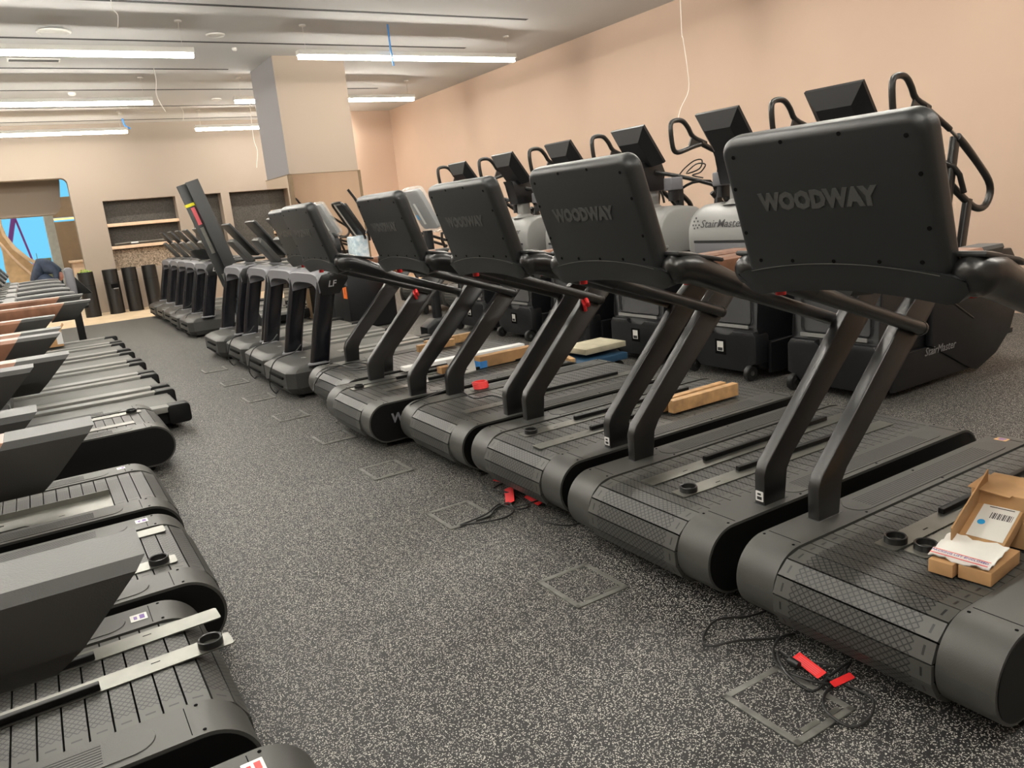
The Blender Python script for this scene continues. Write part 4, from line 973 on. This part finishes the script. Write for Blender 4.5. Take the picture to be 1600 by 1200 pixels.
mb = MB(); mb.lathe([(.001, 0), (.10, .01), (.18, .06), (.23, .14), (.235, .16), (.22, .16), (.19, .12), (.001, .06)], (0, 0, 0), 28); o = mb.build('rounded_tray', 'shell'); o.location = (2.31, 12.50, 1.115); tag(o, 'dark rounded tray sitting on the nearest far-block treadmill', 'tray')
# ------------------------------------------------------------------ wrapped machines in front of the pillar
def wrapped(x, y, label, w_=.34, low=1.0):
    t = empty('wrapped_trainer', (x, y, 0)); tag(t, label, 'exercise machine', 'plastic wrapped machines')
    mb = MB(); mb.prism([(0, .0), (0, .62 * low), (.12, .86 * low), (.45 * (.5 + .5 * low), .90 * low), (.75 * low, .5 * low), (.9 * low, .0)], -.3 * low, .3 * low, 'y', 0, bev=.04, seg=3); mb.build('base_shell', 'smblack', t)
    mb = MB(); mb.prism(stadium(.15, .25, -.05, .05, .03, 4), .85 * low - .02, 1.30, 'z'); mb.build('column', 'smblack', t)
    d = Vector((-.22, 0, .44)); fr = frame((.14, 0, 1.53), (0, -1, 0), d)
    mb = MB(); mb.prism(stadium(-w_ / 2 - .02, w_ / 2 + .02, -.24, .24, .05, 5), -.05, .0, 'z', 0, bev=.01, mtx=fr); mb.build('screen_housing', 'lfgrey', t)
    mb = MB(); slab(mb, -w_ / 2 - .05, w_ / 2 + .05, -.28, .27, .07, -.08, .035, .03, 0, fr, 6, 4); mb.build('plastic_wrap', 'wrap', t)
    mb = MB(); mb.box(-.02, .03, -.16, .10, .031, .034, mtx=fr); mb.box(-.12, -.06, -.1, -.04, .031, .034, 1, mtx=fr); mb.build('wrap_label', ['white', 'bluedot'], t)
    return t
w1 = wrapped(3.68, 11.35, 'machine with plastic wrapped screen before the mirror pillar')
mb = MB(); mb.lathe([(.17, -.05), (.22, -.03), (.22, .03), (.17, .05)], (0, 0, 0), 26, 0, Matrix.Translation((.22, 0.0, 1.12)) @ Matrix.Rotation(PI / 2, 4, 'Y')); mb.build('wheel_guard', 'smblack', w1)
w2 = wrapped(3.72, 8.15, 'machine with plastic wrapped screen between the fourth and fifth large consoles', .36, .35)
# machine with framed black console
t = empty('framed_console_machine', (3.90, 10.62, 0)); tag(t, 'machine with black framed console, blue plastic and orange tag', 'exercise machine')
mb = MB(); mb.box(-.25, .45, -.30, .38, .0, .82, r=.03); mb.build('base_shell', 'smblack', t)
d = Vector((-.24, 0, .42)); fr = frame((.03, 0, 1.50), (0, -1, 0), d)
mb = MB(); mb.prism(stadium(-.16, .16, -.26, .24, .02, 4), -.05, 0, 'z', 0, bev=.01, mtx=fr); c_ = mb.build('console_housing', 'shell', t)
mb = MB(); mb.box(-.05, .05, .0, .02, .001, .003, mtx=fr); mb.build('logo', 'logodark', c_)
mb = MB(); mb.tube([tuple(fr @ Vector((p[0], p[1], .02))) for p in stadium(-.21, .2, -.30, .29, .06, 4)], .017, n=8, closed=True); mb.build('console_frame', 'gloss', t)
mb = MB(); mb.prism(stadium(-.19, .19, -.28, .27, .05, 4), .004, .014, 'z', 0, mtx=fr @ Matrix.Translation((-.03, 0, -.02))); mb.build('console_backing', 'white', t)
mb = MB(); mb.box(.0, .2, -.16, .16, .82, 1.27, r=.02); mb.build('plastic_wrap', 'wrapblue', t)
mb = MB(); mb.box(-.256, -.25, -.26, -.12, .44, .68); mb.box(-.257, -.255, -.20, -.19, .5, .62, 1); mb.build('orange_tag', ['orange', 'ink'], t)
mb = MB(); mb.tube([(.2, -.22, 1.2), (.15, -.3, 1.45), (.05, -.33, 1.72), (-.05, -.3, 1.9)], .018, n=8, sub=3); mb.tube([(.3, -.3, 1.0), (.35, -.42, 1.3), (.2, -.45, 1.5), (.1, -.4, 1.3)], .02, n=8, sub=3); mb.build('swing_arm', 'smtube', t)
mb = MB(); mb.prism([(.2, .5), (.35, 1.25), (.42, 1.25), (.4, .5)], -.52, -.48, 'y'); mb.build('arm_cover', 'orange', t)
# two curved slat machines behind the row
def make_curved():
    root = empty('curved_treadmill'); tag(root, 'x', 'treadmill')
    zc, R_ = .30, .15
    mb = MB()
    n_ = 40
    for k in range(n_):
        t0 = k / n_; t1 = (k + .9) / n_
        def P(t):
            if t < .3: a = math.radians(250 - 170 * t / .3); return (.16 + R_ * math.cos(a), .33 + R_ * math.sin(a))
            u = (t - .3) / .7; return (.18 + 1.4 * u, .475 - .28 * math.sin(PI * u) ** 1 * .6 - .06 * u)
        (xa, za), (xb, zb) = P(t0), P(t1)
        d = Vector((xb - xa, 0, zb - za)).normalized(); nn = Vector((-d.z, 0, d.x)) * .012
        mb.add([(xa, -.23, za), (xb, -.23, zb), (xb, .23, zb), (xa, .23, za), (xa + nn.x, -.23, za + nn.z), (xb + nn.x, -.23, zb + nn.z), (xb + nn.x, .23, zb + nn.z), (xa + nn.x, .23, za + nn.z)], [(0, 3, 2, 1), (4, 5, 6, 7), (0, 1, 5, 4), (1, 2, 6, 5), (2, 3, 7, 6), (3, 0, 4, 7)])
    mb.build('slat_belt', 'lfbelt', root, smooth=False)
    for s in (-1, 1):
        pr = [(.02, .20), (.0, .34), (.05, .46), (.16, .50), (.45, .40), (.9, .32), (1.35, .38), (1.62, .47), (1.7, .40), (1.6, .2), (.9, .10), (.2, .12)]
        mb = MB(); mb.prism(pr, s * .24, s * .36, 'y', 0, bev=.02); mb.build('side_cover', 'lfbase', root)
        mb = MB(); mb.lathe([(.04, -.015), (.04, .015)], (0, 0, 0), 14, 0, Matrix.Translation((.12, s * .3, .042)) @ Matrix.Rotation(PI / 2, 4, 'X')); mb.box(.09, .16, s * .3 - .02, s * .3 + .02, .04, .18); mb.build('caster', 'rubber', root)
        mb = MB(); mb.box(1.4, 1.5, s * .3 - .03, s * .3 + .03, 0, .25); mb.build('leg', 'sideblack', root)
        mb = MB(); mb.tube([(.35, s * .30, .42), (.2, s * .3, .8), (.1, s * .3, 1.2), (.5, s * .3, 1.1), (.9, s * .3, .95)], .022, n=8, sub=3); mb.build('handrail', 'smtube', root)
    return root
CT = make_curved()
place(CT, (4.85, 11.0, 0), 0, 'curved slat treadmill behind the row, left one glimpsed between the leaning uprights', 'curved slat treadmills')
o = copy_tree(CT); place(o, (4.85, 9.55, 0), 0, 'curved slat treadmill behind the row, right one next to the last stair climber', 'curved slat treadmills')
# ------------------------------------------------------------------ beyond the opening
def wp(pts, Y): return [(at(a_, b_, Y).x, at(a_, b_, Y).z) for a_, b_ in pts]
sf = wp(((93, 285), (94, 312), (95, 322), (93, 329), (89, 333), (83, 335), (0, 341)), 20.6)
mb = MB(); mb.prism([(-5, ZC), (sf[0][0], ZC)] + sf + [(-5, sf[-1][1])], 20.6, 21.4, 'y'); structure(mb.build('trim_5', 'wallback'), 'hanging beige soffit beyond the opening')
cx0, cx1 = at(68, 340, 23).x, at(83, 340, 23).x
mb = MB(); mb.box(cx0, cx1, 23.0, 23.4, 0, 2.9); structure(mb.build('trim_6', 'concrete'), 'grey concrete column beyond the opening')
tz = at(95, 308, 26).z; sz = at(100, 346, 26).z; bx = at(70, 350, 26).x
mb = MB(); mb.box(bx, 5.0, 26.0, 26.3, 0, sz); mb.box(bx, 5.0, 25.9, 26.3, sz + .12, tz); structure(mb.build('wall_hall', 'brownwall'), 'dark brown panelled wall beyond the opening')
mb = MB(); mb.box(bx + .02, 4.9, 26.02, 26.10, sz + .05, sz + .10); tag(mb.build('light_strip', 'ledstrip'), 'glowing amber light strip in the dark brown wall', 'light')
zc_ = at(110, 408, 25).z
mb = MB(); mb.box(1.05, 3.6, 25.0, 25.8, 0.0, zc_ - .06, r=.01); mb.box(1.0, 3.65, 24.95, 25.85, zc_ - .06, zc_, r=.01); tag(mb.build('reception_counter', 'shelf'), 'pale stone counter beyond the opening, below the brown wall', 'counter')
zb_ = at(118, 430, 22.6).z
mb = MB(); mb.box(.98, 2.1, 22.6, 23.0, 0.0, zb_, r=.01); tag(mb.build('low_bench', 'concrete'), 'low grey bench beyond the opening, left of the bins', 'bench')
for y_, x_ in ((22.2, -2.2), (24.0, -2.2), (24.0, 1.6)):  # extra lamps put in to brighten the dark hall; none are seen
    mb = MB(); mb.box(x_, x_ + 2.6, y_ - .06, y_ + .06, 3.93, 3.95, 1); mb.box(x_ - .02, x_ + 2.62, y_ - .08, y_ + .08, 3.95, 4.0)
    tag(mb.build('linear_light', ['lampbody', 'lampglow']), 'added linear light brightening the hall beyond the opening, unseen behind the soffit' if y_ < 23 else ('added unseen fill light in the hall, left one near the column' if x_ < 0 else 'added unseen fill light in the hall, right one near the brown wall'), 'ceiling light')
# window wall
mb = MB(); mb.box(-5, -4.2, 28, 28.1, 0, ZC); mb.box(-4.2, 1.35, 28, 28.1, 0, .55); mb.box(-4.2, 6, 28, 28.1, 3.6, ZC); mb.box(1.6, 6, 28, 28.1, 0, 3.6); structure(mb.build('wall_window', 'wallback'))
mb = MB(); mb.box(-4.2, 1.6, 28.04, 28.06, .55, 3.6); structure(mb.build('window_1', 'glass'), 'large window to a blue sky')
# stairs and curved balustrade
t = empty('staircase', (-2.0, 21.6, 0)); tag(t, 'staircase with white treads beyond the opening at the left edge', 'staircase')
for k in range(9):
    mb = MB(); mb.box(1.55 - k * .20, 1.60 - k * .20 + .30, 0, 1.2, .55 + k * .17 - .05, .55 + k * .17, r=.005); mb.build('stair_tread', 'white', t)
    mb = MB(); mb.box(1.75 - k * .2, 1.78 - k * .2, 0, 1.2, .40 + k * .17, .5 + k * .17); mb.build('tread_shade', 'navy', t)  # navy colour stands in for the blue shade between the treads
Yb_ = 22.9
out = [at(a, b, Yb_) for a, b in ((-14, 300), (0, 338), (2, 352), (6, 364), (14, 377), (25, 390), (38, 403), (50, 412), (58, 418), (62, 428), (70, 450), (20, 455), (8, 420), (4, 395), (-2, 378), (-14, 350))]
mb = MB(); mb.prism([(p.x, p.z) for p in out], 22.85, 23.0, 'y', 0)
tr = [at(a, b, 22.84) for a, b in ((-10, 372), (2, 382), (15, 397), (30, 412), (45, 425), (55, 434))]
o = mb.build('curved_balustrade', 'ply', smooth=False); tag(o, 'sweeping curved wooden balustrade beyond the opening', 'balustrade')
q = MB(); q.tube(tr, .03, n=6, sub=2); q.build('edge_strip', 'shelf', o)
out2 = [at(a, b, 23.2) for a, b in ((-14, 290), (0, 336), (3, 352), (10, 368), (25, 386), (45, 402), (57, 408), (55, 413), (40, 405), (20, 390), (4, 368), (-3, 350))]
q = MB(); q.prism([(p.x, p.z) for p in out2], 22.8, 23.35, 'y'); q.build('handrail_cap', 'oak', o)
# outdoors: building and poles
mb = MB(); p = at(58, 414, 40); p2 = at(80, 403, 40); mb.box(p.x, p2.x, 40, 42, -2, p2.z); p3 = at(56, 396, 40); p4 = at(61, 414, 40); mb.box(p3.x, p4.x, 39.8, 40.2, -2, p3.z); tag(mb.build('distant_building', 'brick'), 'small orange building seen through the far window', 'building')
for (a, b, r_, lab) in (((14, 392), (22, 332), .09, 'thick mauve crane leg seen through the far window'), ((50, 405), (23, 340), .04, 'thin slanting mauve crane cable seen through the far window')):
    A = at(*a, 38); B = at(*b, 38); d = (B - A); A2 = A - d * .3; B2 = B + d * .5; mb = MB(); mb.tube([Vector((0, 0, 0)), B2 - A2], r_, n=8); o = mb.build('crane_pole', 'mauve'); o.location = A2; tag(o, lab, 'crane')
# person bending over the boxes
def person():
    pts = {}
    def Pp(a, b, y=21.4): return at(a, b, y)
    V = [Pp(52, 421), Pp(62, 417), Pp(75, 415), Pp(87, 418), Pp(93, 424)]
    verts = [tuple(v_) for v_ in V]; rad = [.22, .21, .21, .18, .08]
    edges = [(0, 1), (1, 2), (2, 3), (3, 4)]
    def chain(start, pts_, rr):
        prev = start
        for p_, r_ in zip(pts_, rr): verts.append(tuple(p_)); rad.append(r_); edges.append((prev, len(verts) - 1)); prev = len(verts) - 1
    h = V[0]; s_ = V[3]
    chain(0, [h + Vector((.08, -.12, -.18)), h + Vector((.38, -.2, -.42)), h + Vector((.05, -.15, -.95)), h + Vector((.2, -.2, -1.02))], [.17, .14, .08, .05])
    chain(0, [h + Vector((.0, .12, -.2)), h + Vector((.1, .2, -.6)), h + Vector((-.1, .15, -.98)), h + Vector((.05, .15, -1.03))], [.12, .09, .06, .05])
    chain(3, [s_ + Vector((-.02, -.18, -.1)), s_ + Vector((-.05, -.22, -.35)), s_ + Vector((.0, -.2, -.58))], [.075, .06, .045])
    chain(3, [s_ + Vector((.02, .18, -.1)), s_ + Vector((.05, .22, -.35)), s_ + Vector((.05, .15, -.58))], [.075, .06, .045])
    me = bpy.data.meshes.new('person'); c = Vector((V[0].x, V[0].y, 0)); me.from_pydata([tuple(Vector(q) - c) for q in verts], edges, []); me.materials.append(M['navy'])
    o = bpy.data.objects.new('person', me); COL.objects.link(o); o.location = c
    sk = o.modifiers.new('skin', 'SKIN'); sk.use_smooth_shade = True
    for i, v_ in enumerate(me.skin_vertices[0].data): v_.radius = (rad[i], rad[i]); v_.use_root = (i == 0)
    sb = o.modifiers.new('sub', 'SUBSURF'); sb.levels = 2; sb.render_levels = 2
    tag(o, 'person in dark navy clothes bending forward beyond the opening', 'person')
    mb = MB(); hd = V[4] + Vector((-.02, -.05, -.10)) - c
    bm = bmesh.new(); bmesh.ops.create_icosphere(bm, subdivisions=3, radius=.1)
    for v_ in bm.verts:
        v_.co.z *= 1.2; v_.co.x *= .85
        if v_.co.y < -.07 and abs(v_.co.x) < .02 and abs(v_.co.z) < .02: v_.co.y -= .02
    mb.frombm(bm, 0, Matrix.Translation(hd)); mb.build('head', 'skin', o)
    mb = MB(); bm = bmesh.new(); bmesh.ops.create_icosphere(bm, subdivisions=3, radius=.108)
    for v_ in bm.verts: v_.co.z = v_.co.z * 1.1 + .01; v_.co.y += .02
    mb.frombm(bm, 0, Matrix.Translation(hd + Vector((-.03, .0, .03)))); mb.build('hair', 'hair', o)
    for dx, dy in ((.0, -.2), (.05, .15)):
        b0 = s_ + Vector((dx, dy, -.58)) - c; mb = MB(); mb.box(-.03, .03, -.015, .015, -.08, 0, r=.01, mtx=Matrix.Translation(b0))
        for k in range(4): mb.tube([b0 + Vector((-.024 + k * .016, 0, -.07)), b0 + Vector((-.026 + k * .017, -.01, -.11 - .006 * (k % 2))), b0 + Vector((-.026 + k * .017, -.03, -.14 + .006 * (k % 3)))], [.008, .0075, .006], n=7)
        mb.tube([b0 + Vector((.03, 0, -.03)), b0 + Vector((.05, -.015, -.06)), b0 + Vector((.05, -.03, -.085))], [.01, .009, .007], n=7)
        mb.build('hand', 'skin', o)
    return o
person()
